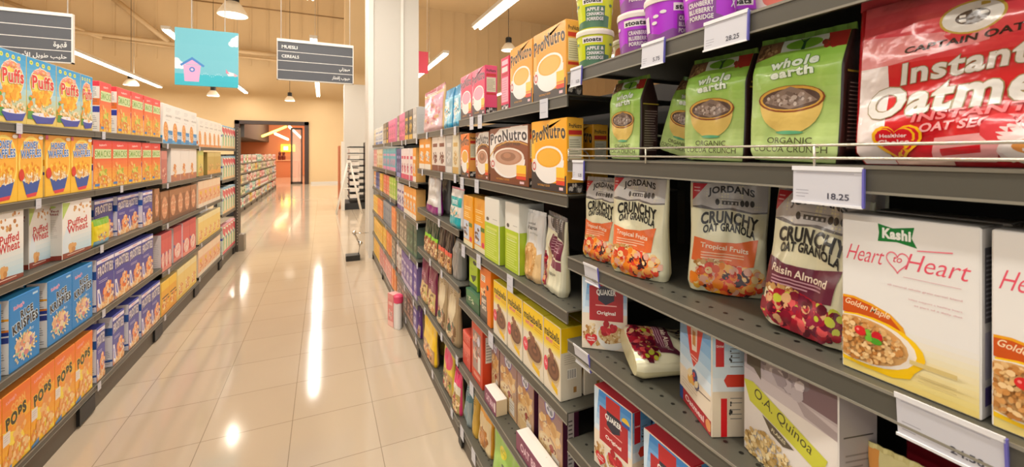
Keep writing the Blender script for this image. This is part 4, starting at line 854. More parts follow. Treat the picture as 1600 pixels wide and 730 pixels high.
# ---- bags
def jordans(acc, acc2, foods, flav, name, desc, fold='#6f6763'):
    def f():
        a = Art(.66); a.rect(0, 0, 1, 1, '#ece6c2'); a.poly([(0, .79), (.12, .80), (.3, .77), (.55, .79), (.8, .76), (1, .77), (1, 1), (0, 1)], '#d3cdc8'); a.poly([(0, .785), (.12, .80), (.3, .77), (.55, .79), (.8, .76), (1, .77), (1, .755), (.8, .745), (.5, .77), (.3, .755), (0, .775)], '#77706c')
        a.poly([(0, 1), (.2, 1), (.0, .84)], '#d0303c'); a.lines(.02, .1, [.96, .93], .01, '#f0b8b8')
        a.text('JORDANS', .52, .915, .62, .085, '#3a3634', bold=.04, arc=.035); a.lines(.36, .68, [.868], .005, '#8a8480'); a.rect(.40, .815, .62, .85, '#55504c')
        for x in (.43, .48, .53, .58): a.rect(x, .82, x + .02, .84, '#d3cdc8')
        for x in (.34, .67, .73, .80): a.ell(x, .835, .03, .03, '#4a4642', 9)
        a.text('CRUNCHY', .5, .655, .78, .115, '#33312c', bold=.04, arc=.045, rot=-.05); a.text('OAT GRANOLA', .5, .56, .72, .075, '#33312c', bold=.04, arc=.05, rot=-.05)
        a.poly([(.02, .5), (.0, .28), (.45, .24), (.84, .28), (.90, .52), (.6, .475), (.3, .47)], acc); a.text(flav, .44, .415, .66, .06, '#f6e4cc', bold=.02, rot=-.05); a.lines(.12, .72, [.365, .34, .315], .011, acc2)
        a.blobs(.3, .26, .25, .045, 60, .022, OATS, 7); a.blobs(.5, .125, .48, .125, 190, .044, foods, 9, 9); a.blobs(.5, .2, .46, .06, 60, .036, foods, 12, 9)
        return pouch('granola_bag', .148, .232, .062, a, '#ece6c2', '#d9cfa0', None, 'stand', p=3.0, seed=len(name), wr=.007, seal='#cfc9c4', m=FILM, narrow=.05)
    D_(name, f, desc, 'granola bag', desc + 's')
jordans('#e8703a', '#f3bf9c', FRUIT, 'Tropical Fruits', 'jordans', 'cream granola bag with orange tropical fruit panel')
jordans('#6f2c40', '#c89aa4', BERRY, 'Raisin Almond', 'jordansr', 'cream granola bag with plum raisin panel')
def plumside():
    a = Art(.55); a.rect(0, 0, 1, 1, '#e4dfc0'); a.rect(0, .82, 1, 1, '#c4beba'); a.poly([(.3, 1), (1, 1), (1, .7), (.7, .78), (.4, .86)], '#57504c'); a.poly([(.4, .52), (1, .48), (1, .70), (.42, .78)], '#6f2c40'); a.poly([(.5, .36), (1, .34), (1, .46), (.5, .48)], '#8a4a5a'); a.lines(.5, .95, [.72, .69, .66, .62, .58], .008, '#c8a0ac'); a.lines(.45, .8, [.27, .255, .24], .008, '#6a665c')
    a.poly([(.28, .6), (.42, .58), (.44, .1), (.34, .06)], '#c9ad84'); a.poly([(.0, .5), (.2, .52), (.3, .05), (.1, .02), (0, .1)], '#8c1f3a'); a.blobs(.14, .26, .12, .22, 60, .04, BERRY, 6, 9)
    return pouch('granola_bag', .13, .235, .06, a, '#e4dfc0', '#d9d0a8', None, 'stand', p=3.2, seed=31, wr=.010, seal='#8a837e', m=FILM, narrow=.03)
D_('plumside', plumside, 'cream and plum granola bag', 'granola bag', 'sideways granola bags')
def wholeearth():
    a = Art(.72); a.grad(0, 0, 1, .5, '#c4d890', '#b0d070', 5); a.grad(0, .5, 1, .9, '#b0d070', '#92c648', 5); a.rect(0, .90, 1, 1, '#c9d4c4'); a.poly([(.0, .84), (.3, .90), (.3, 1), (0, 1)], '#7a5a3c'); a.blobs(.12, .93, .13, .05, 30, .022, ['#8a6a48', '#5a3e28', '#a88a60'], 3); a.blobs(.9, .94, .13, .05, 20, .03, ['#8a3a2c', '#6a4a30', '#b03a2c'], 5); a.poly([(.86, .88), (1, .88), (1, 1), (.8, 1)], '#a83028')
    a.ell(.55, .95, .2, .045, '#6fa82c'); a.poly([(.53, .9), (.57, .9), (.56, .96), (.6, 1), (.54, .98), (.48, 1), (.53, .96)], '#1f4a2c')
    a.text('whole', .5, .80, .56, .085, '#e4efdc', bold=.045, rot=.05, out='#4a7a2c', outw=.03); a.text('earth', .5, .715, .5, .075, '#e4efdc', bold=.045, rot=.05, out='#4a7a2c', outw=.03)
    a.poly([(.5 + .36 * cos(pi + pi * k / 14), .48 + .26 * sin(pi + pi * k / 14)) for k in range(15)], '#e3c26a'); a.ell(.5, .23, .16, .015, '#5fa87a'); a.ell(.5, .5, .38, .11, '#8a4a24'); a.ell(.5, .505, .36, .10, '#d9a846'); a.ell(.5, .5, .33, .085, '#5a453c'); a.poly([(.2, .48), (.35, .56), (.5, .60), (.65, .56), (.8, .48), (.5, .42)], '#8f7a6c'); a.blobs(.5, .5, .26, .05, 60, .018, ['#a89488', '#6a5448', '#c4b4a8', '#7c685c'], 4)
    a.text('ORGANIC', .5, .165, .52, .05, '#4a4a2c', bold=.004); a.text('COCOA CRUNCH', .5, .095, .84, .05, '#4a4a2c', bold=.004)
    s = Art(.4); s.rect(.1, .1, .95, .62, '#3c2520'); s.rect(.05, .68, 1, .695, '#b8a03a'); s.lines(.15, .9, [.12 + .03 * k for k in range(17)], .008, '#a8948a')
    return pouch('cereal_bag', .128, .195, .062, a, '#8fc04a', '#35201c', '#35201c', 'block', p=7, seed=3, wr=.004, seal='#7fae4a', m=FILM, narrow=.0, sart=s)
D_('wholeearth', wholeearth, 'green and brown cocoa crunch bag', 'cereal bag', 'green cocoa crunch bags')
def oatmeal():
    a = Art(1.15); a.rect(0, 0, 1, 1, '#d0202a'); a.grad(0, .60, 1, 1, '#d8343e', '#ea6a70', 6); a.poly([(.0, 0), (.15, 0), (.13, .62), (.0, .8)], '#e9dcd8'); a.poly([(0, .60), (.14, .60), (.5, .66), (.5, .72), (0, .8)], '#e88a8c'); a.blobs(.6, .8, .4, .12, 10, .1, ['#de4850', '#e2606a', '#d83640'], 4, 9)
    a.poly([(.72, 1), (1, 1), (1, .8), (.85, .86)], '#f2d8d8')
    a.ell(.44, .80, .115, .09, '#c8a848'); a.ell(.44, .80, .105, .08, '#ece8e0'); a.ell(.44, .80, .06, .04, '#4c3c30'); a.text('CAPTAIN OATS', .42, .685, .44, .038, '#2a1a1a', bold=.03, rot=.05, shear=.2)
    a.text('Instant', .41, .555, .44, .125, '#dcd6ce', bold=.03, rot=.09, shear=.2, out='#8a7a52', outw=.022); a.text('Oatmeal', .43, .40, .76, .19, '#dcd8d2', bold=.035, rot=.09, shear=.2, out='#94845c', outw=.022)
    a.text('INSTANT', .44, .285, .38, .05, '#e88084', bold=.03, rot=.08, shear=.3); a.text('OAT SEGERA', .46, .225, .36, .05, '#efa8a8', bold=.03, rot=.08, shear=.3)
    a.heart(.19, .135, .22, .24, '#f2b41c'); a.heart(.19, .137, .195, .21, '#d0202a'); a.heart(.18, .137, .185, .2, '#f2b41c'); a.heart(.18, .14, .165, .175, '#d0202a'); a.text('Healthier', .18, .17, .11, .022, '#f6dcd8', bold=.02); a.text('Choice', .18, .13, .13, .036, '#f6dcd8', bold=.03, rot=.05)
    a.poly([(.32, .02), (.54, .02), (.58, .18), (.34, .15)], '#e8a0a0'); a.poly([(.36, .05), (.5, .07), (.5, .11), (.36, .09)], '#d0202a'); a.blobs(.7, .16, .16, .12, 26, .06, ['#e9d0cc', '#e87a7a', '#f2e4e0', '#d83a44'], 5, 9); a.ell(.72, .08, .16, .08, '#f0e6e2'); a.ell(.72, .1, .13, .05, '#d8904a'); a.rect(.16, 0, .4, .04, '#e8c4b4')
    return pouch('oatmeal_bag', .25, .218, .075, a, '#d8404a', '#c01c26', None, 'stand', p=4.5, seed=11, wr=.007, seal='#e0505a', m=SHINY, narrow=.0, sealh=.06)
D_('oatmeal', oatmeal, 'big glossy red instant oatmeal bag', 'oatmeal bag', 'red oatmeal bags')
def waitrose():
    a = Art(.6); a.rect(0, 0, 1, 1, '#dcd9d4'); a.text('essential', .36, .855, .44, .04, '#5a5a58', bold=.01, rot=.03); a.text('Waitrose', .42, .79, .56, .06, '#4a4a48', bold=.02, rot=.03); a.text('porridge oats', .6, .71, .5, .035, '#8a948a', bold=.0); a.ell(.45, .28, .46, .29, '#d9a868'); a.blobs(.45, .28, .42, .26, 160, .03, ['#e0b478', '#d09a58', '#ecc890', '#c48c4a'], 3)
    a.ell(.46, .30, .22, .14, '#d8a464', 20); a.poly([(.8, .4), (1, .45), (1, 0), (.7, 0)], '#e3c08a')
    return pouch('oat_bag', .13, .225, .06, a, '#dcd9d4', '#cfcac2', None, 'stand', seed=5, wr=.008, seal='#e4e2de', m=FILM)
D_('waitrose', waitrose, 'white bag with golden oat disc', 'oat bag', 'white oat bags')
def bagfn(name, obj, cat, desc, bands, foods=None, fc=(.5, .25), fr_=(.4, .2), n=60, size=.04, w=.13, h=.24, t=.06, style='stand', seal='#cccccc', txt=None, tc='#ffffff', ty=.7, wr=.006, m=None, seed=1, extra=None):
    def f():
        a = Art(w / h)
        for c, y0, y1 in bands: a.rect(0, y0, 1, y1, c)
        if foods: a.blobs(fc[0], fc[1], fr_[0], fr_[1], n, size, foods, seed, 9)
        if extra: extra(a)
        if txt: a.text(txt, .5, ty, .7, .09, tc, bold=.03, rot=.06)
        else: a.lines(.2, .8, [ty, ty - .04, ty - .08], .014, tc, seed)
        return pouch(obj, w, h, t, a, bands[-1][0], bands[0][0], None, style, seed=seed, wr=wr, seal=seal, m=m or FILM)
    D_(name, f, desc, cat, desc + 's')
NUT = ['#8a5a34', '#c8935a', '#e0c090', '#6a3f22', '#d9a868', '#a83a2c', '#e8d0a0']
bagfn('nutbag', 'seed_bag', 'seed bag', 'clear seed mix bag with red header', [('#c8a0a8', 0, .5), ('#d89ab0', .5, .86), ('#b02034', .93, 1), ('#d8b478', .86, .93)], ['#d88aa0', '#c87a90', '#e8b8c0', '#d8a878', '#c84a5a'], (.5, .5), (.4, .35), 60, .05, w=.17, h=.27, seal='#b02034', seed=3, ty=.95)
bagfn('tealbag', 'snack_bag', 'snack bag', 'slim sky blue bag', [('#1aa0c8', 0, .12), ('#8ac8dc', .12, .8), ('#1f8ab8', .8, 1)], ['#f0e4c8', '#e8a040', '#2aa0b8', '#e9f2f4'], (.5, .45), (.35, .25), w=.10, h=.23, seal='#2a90b8', seed=4)
bagfn('tealmuesli', 'muesli_bag', 'muesli bag', 'white and turquoise muesli bag', [('#0fa0a8', 0, .28), ('#dcd4c8', .28, .55), ('#12a4a4', .55, .8), ('#d8d4d0', .8, 1)], ['#e8d4b4', '#f3ece0', '#0f98a0', '#d8b080'], (.5, .4), (.42, .12), w=.15, h=.20, seal='#d88a9a', seed=5)
bagfn('purplefoot', 'muesli_bag', 'muesli bag', 'white bag with purple foot', [('#8a1f78', 0, .22), ('#cfccc8', .22, 1)], None, w=.125, h=.24, seal='#bdbab6', tc='#a8a6a2', ty=.4, seed=6, wr=.012)
bagfn('whiteorange', 'muesli_bag', 'muesli bag', 'grey white bag with orange flash', [('#d9d4cc', 0, 1)], ['#e8783a', '#f09a5a', '#e0a078'], (.28, .2), (.22, .25), 40, .06, w=.15, h=.235, seal='#bdbab6', tc='#bcb8b0', seed=7, wr=.012)
bagfn('limenut', 'nut_bag', 'granola bag', 'dark green granola bag with lime band', [('#b08050', 0, .5), ('#8ad41e', .5, .6), ('#1c4030', .6, 1)], NUT, (.5, .25), (.44, .24), 80, .05, w=.11, h=.22, seal='#16382a', tc='#3a5a48', ty=.8, seed=8)
bagfn('blackred', 'nut_bag', 'granola bag', 'black granola bag with coral label', [('#b08050', 0, .4), ('#e0604a', .4, .5), ('#2a2824', .5, 1)], NUT, (.5, .2), (.44, .19), 80, .05, w=.12, h=.23, seal='#2a2824', tc='#5a5650', ty=.8, seed=9)
bagfn('greybag', 'coffee_bag', 'granola bag', 'plain silver grey bag', [('#8f8b84', 0, 1)], None, w=.12, h=.21, seal='#7a766f', tc='#6a665f', seed=10, style='block')
bagfn('magentabag', 'muesli_bag', 'muesli bag', 'magenta muesli bag with pale foot', [('#c8b070', 0, .5), ('#7a1848', .5, 1)], NUT + ['#9ab04a'], (.5, .25), (.44, .22), 70, .05, w=.15, h=.27, seal='#6a1440', tc='#c890a8', ty=.75, seed=11)
bagfn('beigebag', 'oat_bag', 'oat bag', 'beige patterned oat bag with arched window', [('#a8906a', 0, 1)], ['#c8a878', '#7a5a3a', '#e0cca0', '#2f5a44', '#b8502c'], (.5, .22), (.42, .2), 60, .05, w=.13, h=.30, seal='#b49a74', tc='#c8b48c', ty=.94, seed=12, extra=lambda a: (a.ell(.5, .62, .36, .26, '#d9c9a4'), a.ell(.4, .24, .14, .07, '#1f4a3c')))
bagfn('violetbag', 'muesli_bag', 'muesli bag', 'violet muesli bag with oat window', [('#b09a84', 0, .42), ('#4f1f72', .42, 1)], NUT, (.5, .22), (.42, .19), 60, .05, w=.16, h=.22, seal='#4a1c6a', tc='#c8a8dc', ty=.78, seed=13)
bagfn('yellowbag', 'muesli_bag', 'muesli bag', 'bright yellow muesli bag', [('#b88a5a', 0, .38), ('#f2c60e', .38, 1)], NUT + ['#e8842a'], (.5, .2), (.42, .18), 70, .05, w=.15, h=.26, seal='#f2c60e', tc='#f6dc70', ty=.75, seed=14)
bagfn('pinkbag', 'muesli_bag', 'muesli bag', 'yellow edged bag with hot pink oval', [('#b8985a', 0, .42), ('#e0c03a', .42, 1)], NUT + ['#7a9a3a'], (.5, .2), (.42, .2), 70, .05, w=.15, h=.27, seal='#e0c03a', tc='#e0c03a', ty=.98, seed=15, extra=lambda a: a.ell(.55, .70, .42, .22, '#e0306c'))
bagfn('pinksmall', 'muesli_bag', 'muesli bag', 'small muesli bag with pink cap', [('#b09a5a', 0, .5), ('#ddd2b8', .5, .72), ('#e03a6c', .72, 1)], NUT, (.5, .25), (.42, .22), 50, .05, w=.09, h=.2, seal='#e03a6c', seed=16)
bagfn('bluegrey', 'oat_bag', 'oat bag', 'blue grey oat bag', [('#8a9a9c', 0, .5), ('#5a7f88', .5, 1)], None, w=.15, h=.25, seal='#4a6f78', tc='#a8b8ba', seed=17, wr=.012)
bagfn('goldbag', 'oat_bag', 'oat bag', 'slim mustard oat bag', [('#c8a03a', 0, 1)], None, w=.08, h=.24, seal='#b08a2c', tc='#8a6a1c', seed=18)
bagfn('orangepack', 'oat_bag', 'oat bag', 'orange and cream bag with purple corner', [('#e8d0a0', 0, .6), ('#efa42a', .6, 1)], ['#b8742a', '#a0622a', '#c88a44'], (.55, .25), (.3, .14), 60, .05, w=.12, h=.235, seal='#8a6aa8', tc='#8a5aa8', ty=.93, seed=19)
bagfn('greenbag', 'oat_bag', 'oat bag', 'apple green bag with yellow emblem', [('#9cc858', 0, 1)], None, w=.165, h=.225, seal='#8cc04a', tc='#c83a2c', ty=.35, seed=20, wr=.008, extra=lambda a: (a.ell(.35, .72, .12, .09, '#e8d82a'), a.blobs(.35, .72, .08, .06, 8, .03, ['#b8c81a', '#f2e84a'], 3), a.ell(.5, .5, .14, .05, '#2f5a24', rot=-.5), a.ell(.3, .2, .12, .08, '#8a2a20')))
def yellowpouch():
    a = Art(.8); a.rect(0, 0, 1, 1, '#e3d79a'); a.poly([(0, 1), (.15, 1), (.1, 0), (0, 0)], '#e8a050'); a.rect(.25, .4, .85, .75, '#e9ddd0'); a.lines(.3, .8, [.7, .64, .58, .5], .02, '#b86a6a')
    return pouch('oat_sachet', .085, .105, .03, a, '#e3d79a', '#8a8a86', None, 'stand', seed=21, wr=.004, seal='#e0d490')
D_('sachet', yellowpouch, 'small pale yellow oat sachet', 'oat sachet', 'pale yellow sachets')
simple('darkred', '#7a1420', None, None, 'cereal_carton', 'cereal box', 'dark red cereal box', .16, .15, .07, '#4a0c14', False, pic=None)
# ---- porridge pots
def potart(t, lines_, c1, c2, k=0):
    a = Art(1.9); a.rect(0, 0, 1, 1, c1)
    if k == 0: a.poly([(.2, 0), (.8, 0), (.8, .35), (.55, .42), (.5, .25), (.3, .2)], c2)
    else: a.poly([(0, 0), (1, 0), (1, .28), (.85, .2), (.7, .33), (.55, .22), (.4, .32), (.25, .2), (.1, .3), (0, .22)], c2)
    a.rect(.40, .74, .68, .93, '#efe9e4'); a.text('stoats', .54, .83, .24, .12, '#2a2a26', bold=.04)
    a.rect(.44, .22, .72, .66, c2)
    for i, s in enumerate(lines_): a.text(s, .58, .56 - i * .15, .24, .11, '#ece6e0', bold=.03)
    for x, y in ((.22, .66), (.3, .74), (.2, .5), (.82, .7)): a.ell(x, y, .035, .045, '#efe9e4' if k else c2, 8)
    a.text('X', .9, .55, .07, .2, '#efe9f4', bold=.02); a.rect(.06, .3, .13, .7, '#efe9f0')
    return a
D_('pot_green', lambda: pot('porridge_pot', .047, .098, '#cbd40c', potart('s', ['APPLE &', 'CINNAMON', 'PORRIDGE'], '#cfd80e', '#4f7a5a'), '#e9e2cf'), 'lime porridge pot', 'porridge pot', 'lime porridge pots')
D_('pot_purple', lambda: pot('porridge_pot', .047, .098, '#b32bd0', potart('s', ['CRANBERRY', 'BLUEBERRY', 'PORRIDGE'], '#b830d4', '#8a4a96', 1), '#e9dfd6'), 'violet porridge pot', 'porridge pot', 'violet porridge pots')
D_('pot_white', lambda: pot('porridge_pot', .047, .085, '#e9e0d4', Art(1.9).rect(0, 0, 1, 1, '#e9e0d4').ell(.4, .6, .12, .25, '#e0786a').ell(.65, .6, .12, .25, '#6a5a5a').text('porridge', .5, .25, .4, .1, '#8a7a6a', bold=.03), '#efe8dc'), 'white porridge pot', 'porridge pot', 'white porridge pots')
# ---- far bays: many small generic packs
PAL = [('white_blue', '#e9e9e4', '#4a7ac0', 'white box with blue cap'), ('pinkie', '#e86aa0', '#c84a80', 'pink box'), ('charcoal', '#4a443e', '#e0b040', 'charcoal box with biscuit picture'), ('tealpink', '#58b4c4', '#e08ab4', 'turquoise and pink box'), ('navy', '#27357c', '#8a94c8', 'navy blue box'), ('pinkwhite', '#eee0dc', '#d8446c', 'white box with pink hearts'), ('coral', '#e8704e', '#f0a07a', 'coral box'), ('lime', '#a8cc3a', '#dce08a', 'lime box'),
       ('whitepurple', '#dcd6dc', '#5a3a8a', 'white box with purple label'), ('orangewhite', '#f09a24', '#ece4d4', 'orange and white box'), ('slate', '#7a8a9c', '#5a6a80', 'slate blue box'), ('orangebox', '#ef7c28', '#f3a054', 'plain orange box'), ('taupe', '#7c6c5a', '#c8b89a', 'taupe box'), ('forest', '#2c4a34', '#3c6a48', 'dark green box'), ('violet', '#5a3a96', '#c8bcd4', 'violet and silver box'), ('brown', '#5c3a34', '#b88a74', 'chocolate brown box'),
       ('gold', '#f0b41e', '#f6d050', 'golden yellow box'), ('rose', '#e08a84', '#f0c0b4', 'rose pink box'), ('silver', '#b4b0aa', '#d8d4ce', 'silver grey box'), ('cream', '#e6d9b8', '#d0a860', 'cream and tan box'), ('chocwhite', '#e4d8cc', '#7a3c2c', 'cream box with brown biscuits')]
for nm, c1, c2, ds in PAL:
    simple(nm, c1, (mix(c1, '#ffffff', .1), .84), (c2, .16), 'food_box', 'food box', ds, .12, .22, .07, mix(c1, '#e0dcd4', .35), False, pic=(c2, mix(c2, '#ffffff', .3), mix(c2, '#000000', .2)), pc=(.5, .38), pr=(.32, .16), seed=len(nm), stripe=[(c2, .15, .85, .66, .76)], grp=ds + 'es')

# ------------------------------------------------------------------ cereal gondola
def PXY(X, Y): return 800 + F * (X * CS - Y * SN) / (X * SN + Y * CS)
T1, T2, T3, T4, T5, T6 = 'top', 'second', 'third', 'fourth', 'fifth', 'bottom'
A_, B_ = LL[0], LL[4]
row('L', 'puffs', -6, 41, A_[0], T1, 1, .293); row('L', 'puffs', 41, 126, A_[0], T1, 2, .293); row('L', 'puffs', 126, 154, A_[0], T1, 1, .293)
row('L', 'smacks', 156, 174, A_[0], T1, 1, .287); row('L', 'smacks', 184, 225, A_[0], T1, 2, .287, jit=.006); row('L', 'smacks', 225, 250.5, A_[0], T1, 2, .285)
row('L', 'white_biscuit', 254, 308, B_[0], T1, 4, .32, jit=.006); row('L', 'white_orange', 309, 345.5, LL[5][0], T1, 5, .30); row('L', 'stripes', 347, 369.5, LL[6][0], T1, 5, .29)
row('L', 'waffles', -20, 67, A_[1], T2, 2, .285); row('L', 'waffles', 72, 143, A_[1], T2, 2, .285, jit=.008)
row('L', 'smacks', 145.5, 221, A_[1], T2, 3, .275); row('L', 'smacks', 222, 250.5, A_[1], T2, 2, .275)
row('L', 'pinkbrown', 252, 261, B_[1], T2, 1, .26); row('L', 'whitespoon', 267, 307, B_[1], T2, 3, .285); row('L', 'yelgreen', 309, 318, LL[5][1], T2, 1, .27); row('L', 'olive', 324, 345, LL[5][1], T2, 2, .25); row('L', 'stripes', 348, 369.5, LL[6][1], T2, 5, .30)
row('L', 'pwheat', -10, 37, A_[2], T3, 1, .285); row('L', 'pwheat2', 45, 80, A_[2], T3, 1, .275, setback=.05); row('L', 'pwheat2', 97, 143, A_[2], T3, 1, .28)
row('L', 'frosties', 147, 177, A_[2], T3, 1, .25, setback=.05); row('L', 'frosties', 184, 217, A_[2], T3, 2, .25, setback=.03, jit=.01); row('L', 'frosties', 223, 238, A_[2], T3, 1, .25)
row('L', 'promo', 147, 174, A_[2], T3, 1, .15, setback=.002)
row('L', 'coco', 241, 249, A_[2], T3, 1, .25, setback=.012); row('L', 'coco', 251.5, 307, B_[2], T3, 5, .26, jit=.008); row('L', 'peach', 309, 344, LL[5][2], T3, 5, .27); row('L', 'stripes', 348, 369.5, LL[6][2], T3, 5, .33)
row('L', 'rkris', 14, 62, A_[3], T4, 1, .30, behind=1); row('L', 'rkris', 74, 148, A_[3], T4, 2, .30, behind=1)
row('L', 'rkris', -45, 2, A_[3], T4, 1, .30)
row('L', 'frosties', 152, 240, A_[3], T4, 4, .295, behind=1, jit=.004); row('L', 'redflake', 241, 268, B_[3], T4, 3, .30); row('L', 'redflake', 286, 306, B_[3], T4, 2, .31)
row('L', 'redflake', 271, 284, B_[3], T4, 1, .30, setback=.02, wmul=.95)
row('L', 'paleyel', 309, 344, LL[5][3], T4, 5, .27)
row('L', 'pops', -52, 149, A_[4], 'bottom', 5, .315, behind=1); row('L', 'frosties', 151, 164, A_[4], 'bottom', 1, .30, behind=1); row('L', 'frosties', 176, 194, A_[4], 'bottom', 1, .30, behind=1); row('L', 'frosties', 201, 217, A_[4], 'bottom', 1, .30, behind=1); row('L', 'frosties', 221, 250, A_[4], 'bottom', 2, .30)
row('L', 'cflake', 252, 276, B_[4], 'bottom', 2, .26); row('L', 'paleyel', 277, 307, B_[4], 'bottom', 3, .27); row('L', 'peach', 309, 344, LL[5][4], 'bottom', 5, .27); row('L', 'stripes2', 348, 369.5, LL[6][3], 'bottom', 5, .36)

# ------------------------------------------------------------------ muesli gondola, bay beside the pouches
s = F1
row('R', 'pn_amber', 885, 833, s[0], T1, 1, .21, desc='big amber porridge box'); row('R', 'pn_amber', 832, 797, s[0], T1, 1, .208, desc='smaller looking amber porridge box'); 
row('R', 'pn_pinkside', 795, 783, s[0], T1, 1, .20, setback=.02); row('R', 'pn_pink', 758, 717, s[0], T1, 2, .205)
row('R', 'pn_yellow', 886, 830, s[1], T2, 1, .212, desc='large yellow porridge box'); row('R', 'pn_brown', 826, 765, s[1], T2, 1, .21, desc='large brown wheat free porridge box', setback=.015); row('R', 'pn_brown', 764, 743, s[1], T2, 1, .205, setback=.02); row('R', 'pn_orange', 733, 719, s[1], T2, 1, .205)
put('pn_yellow', .72, 1.08, s[1], -pi / 2, 'yellow porridge box standing behind the large yellow one', sx=.95, sz=.95)
put('pn_yellow', .76, 1.21, s[1], -pi / 2, 'yellow porridge box half hidden between the brown and yellow ones', sx=.95)
row('R', 'waitrose', 841, 814, s[2], T3, 1, .235, setback=.03); row('R', 'whitegreen', 811, 789, s[2], T3, 1, .25, setback=.02); row('R', 'whitegreen', 780, 757, s[2], T3, 1, .25); row('R', 'yellowcarton', 756, 723, s[2], T3, 2, .232, jit=.01)
o = put('plumside', .632, 1.125, s[2], radians(-96), 'cream and plum granola bag turned sideways beside the white oat bag', sz=1.02, roll=.05); settle(o, s[2])
for a_, b_ in ((876, 849.5), (849, 817), (816, 793), (792, 771)): row('R', 'maltabella', a_, b_, s[3], T4, 1, .208, behind=1)
row('R', 'orangeoat', 767, 750, s[3], T4, 1, .225, setback=.01); row('R', 'limebox', 746, 733, s[3] + .078, T4, 1, .235, setback=.03); row('R', 'greenflat', 749, 728, s[3], T4, 1, .075, setback=.01)
for a_, b_ in ((879, 841), (834, 808), (807.5, 781), (780, 760)): row('R', 'alpen', a_, max(b_, 768), s[4], T5, 1, .262, setback=.060)
row('R', 'redwindow', 754, 737, s[4], T5, 1, .25, setback=.02); row('R', 'redflat', 735, 722, s[4] + .11, T5, 1, .05, setback=.02, desc='small red box resting on a red one'); row('R', 'redflat', 735, 722, s[4], T5, 1, .108, setback=.02)
row('R', 'oatbran', 858, 806, s[4], T5, 1, .062, setback=.004); row('R', 'oatbran', 775, 757, s[4], T5, 1, .062, setback=.004)
row('R', 'greenbag', 812, 764, s[5], T6, 1, .215, setback=.01); row('R', 'orangepack', 763, 744, s[5], T6, 1, .25, setback=.03); row('R', 'goldbag', 741, 735, s[5], T6, 1, .24, setback=.02); row('R', 'bluegrey', 733, 718, s[5], T6, 1, .25, setback=.02)
row('R', 'alpen', 870, 830, s[5], T6, 1, .2, setback=.08)
# second bay from the pouches
s = F2
row('R', 'tealbag', 717, 704, s[0], T1, 1, .22); row('R', 'tealbag', 703, 690, s[0], T1, 1, .22); row('R', 'nutbag', 689, 658, s[0], T1, 1, .275)
row('R', 'cream', 716.5, 707, s[1], T2, 1, .21); row('R', 'silver', 706.5, 697, s[1], T2, 1, .21); row('R', 'chocwhite', 696, 675, s[1], T2, 2, .215); row('R', 'orangewhite', 673, 655, s[1], T2, 2, .215)
row('R', 'tealmuesli', 720, 699, s[2], T3, 1, .20, setback=.0); row('R', 'whiteorange', 696, 684, s[2], T3, 1, .24, setback=.085); row('R', 'purplefoot', 682, 664, s[2], T3, 1, .245)
row('R', 'greybag', 716, 705, s[3], T4, 1, .20, setback=.02); row('R', 'blackred', 702, 681, s[3], T4, 2, .235); row('R', 'limenut', 680, 660, s[3], T4, 2, .225)
row('R', 'beigebag', 711, 680, s[4], T5, 2, .30); row('R', 'magentabag', 677, 654, s[4], T5, 2, .27)
row('R', 'pinksmall', 714, 704, s[5], T6, 1, .2, setback=.0); row('R', 'pinkbag', 703, 689, s[5], T6, 1, .275); row('R', 'yellowbag', 676, 658, s[5], T6, 1, .26, setback=-.0); row('R', 'violetbag', 657, 651, s[5], T6, 1, .25)
row('R', 'goldbag', 687, 678, s[5], T6, 1, .25, setback=.08)
# third bay
s = F3
def many(px0, px1, z, sh, seq, h=.21):
    """seq of (design, count) from near to far between two sight lines"""
    ya, yb = YX(px0, XR), YX(px1, XR); tot = sum(n for _, n in seq); y = ya
    for d, n in seq:
        y2 = y + (yb - ya) * n / tot; row('R', d, PXY(XR, y), PXY(XR, y2 - .004), z, sh, n, h, jit=.008); y = y2
many(650, 618.5, s[0], T1, [('silver', 1), ('charcoal', 2), ('pinkie', 2), ('taupe', 1)], .23)
many(650, 618.5, s[1], T2, [('orangewhite', 1), ('pinkwhite', 4), ('navy', 2)], .25)
many(650, 618.5, s[2], T3, [('orangewhite', 4), ('whitepurple', 3)], .225)
many(650, 618.5, s[3], T4, [('forest', 3), ('taupe', 4)], .225)
many(650, 618.5, s[4], T5, [('violet', 5), ('chocwhite', 2)], .24)
many(650, 618.5, s[5], T6, [('violet', 1), ('brown', 6)], .20)
s = F4
many(617.5, 598, s[0], T1, [('pinkie', 4), ('charcoal', 1), ('taupe', 2)], .22); many(597, 583.5, s[0], T1, [('white_blue', 5), ('cream', 2)], .20)
many(617.5, 598, s[1], T2, [('tealpink', 7)], .22); many(597, 583.5, s[1], T2, [('cream', 4), ('rose', 3)], .22)
many(617.5, 598, s[2], T3, [('lime', 3), ('coral', 4)], .20); many(597, 583.5, s[2], T3, [('gold', 2), ('navy', 3), ('orangewhite', 2)], .20)
many(617.5, 598, s[3], T4, [('orangebox', 2), ('slate', 5)], .23); many(597, 583.5, s[3], T4, [('orangebox', 3), ('gold', 3)], .20)
many(617.5, 598, s[4], T5, [('taupe', 2), ('orangebox', 3), ('gold', 2)], .22); many(597, 583.5, s[4], T5, [('gold', 6)], .20)
many(617.5, 598, s[5], T6, [('orangebox', 2), ('rose', 5)], .20); many(597, 583.5, s[5], T6, [('rose', 2), ('gold', 5)], .20)

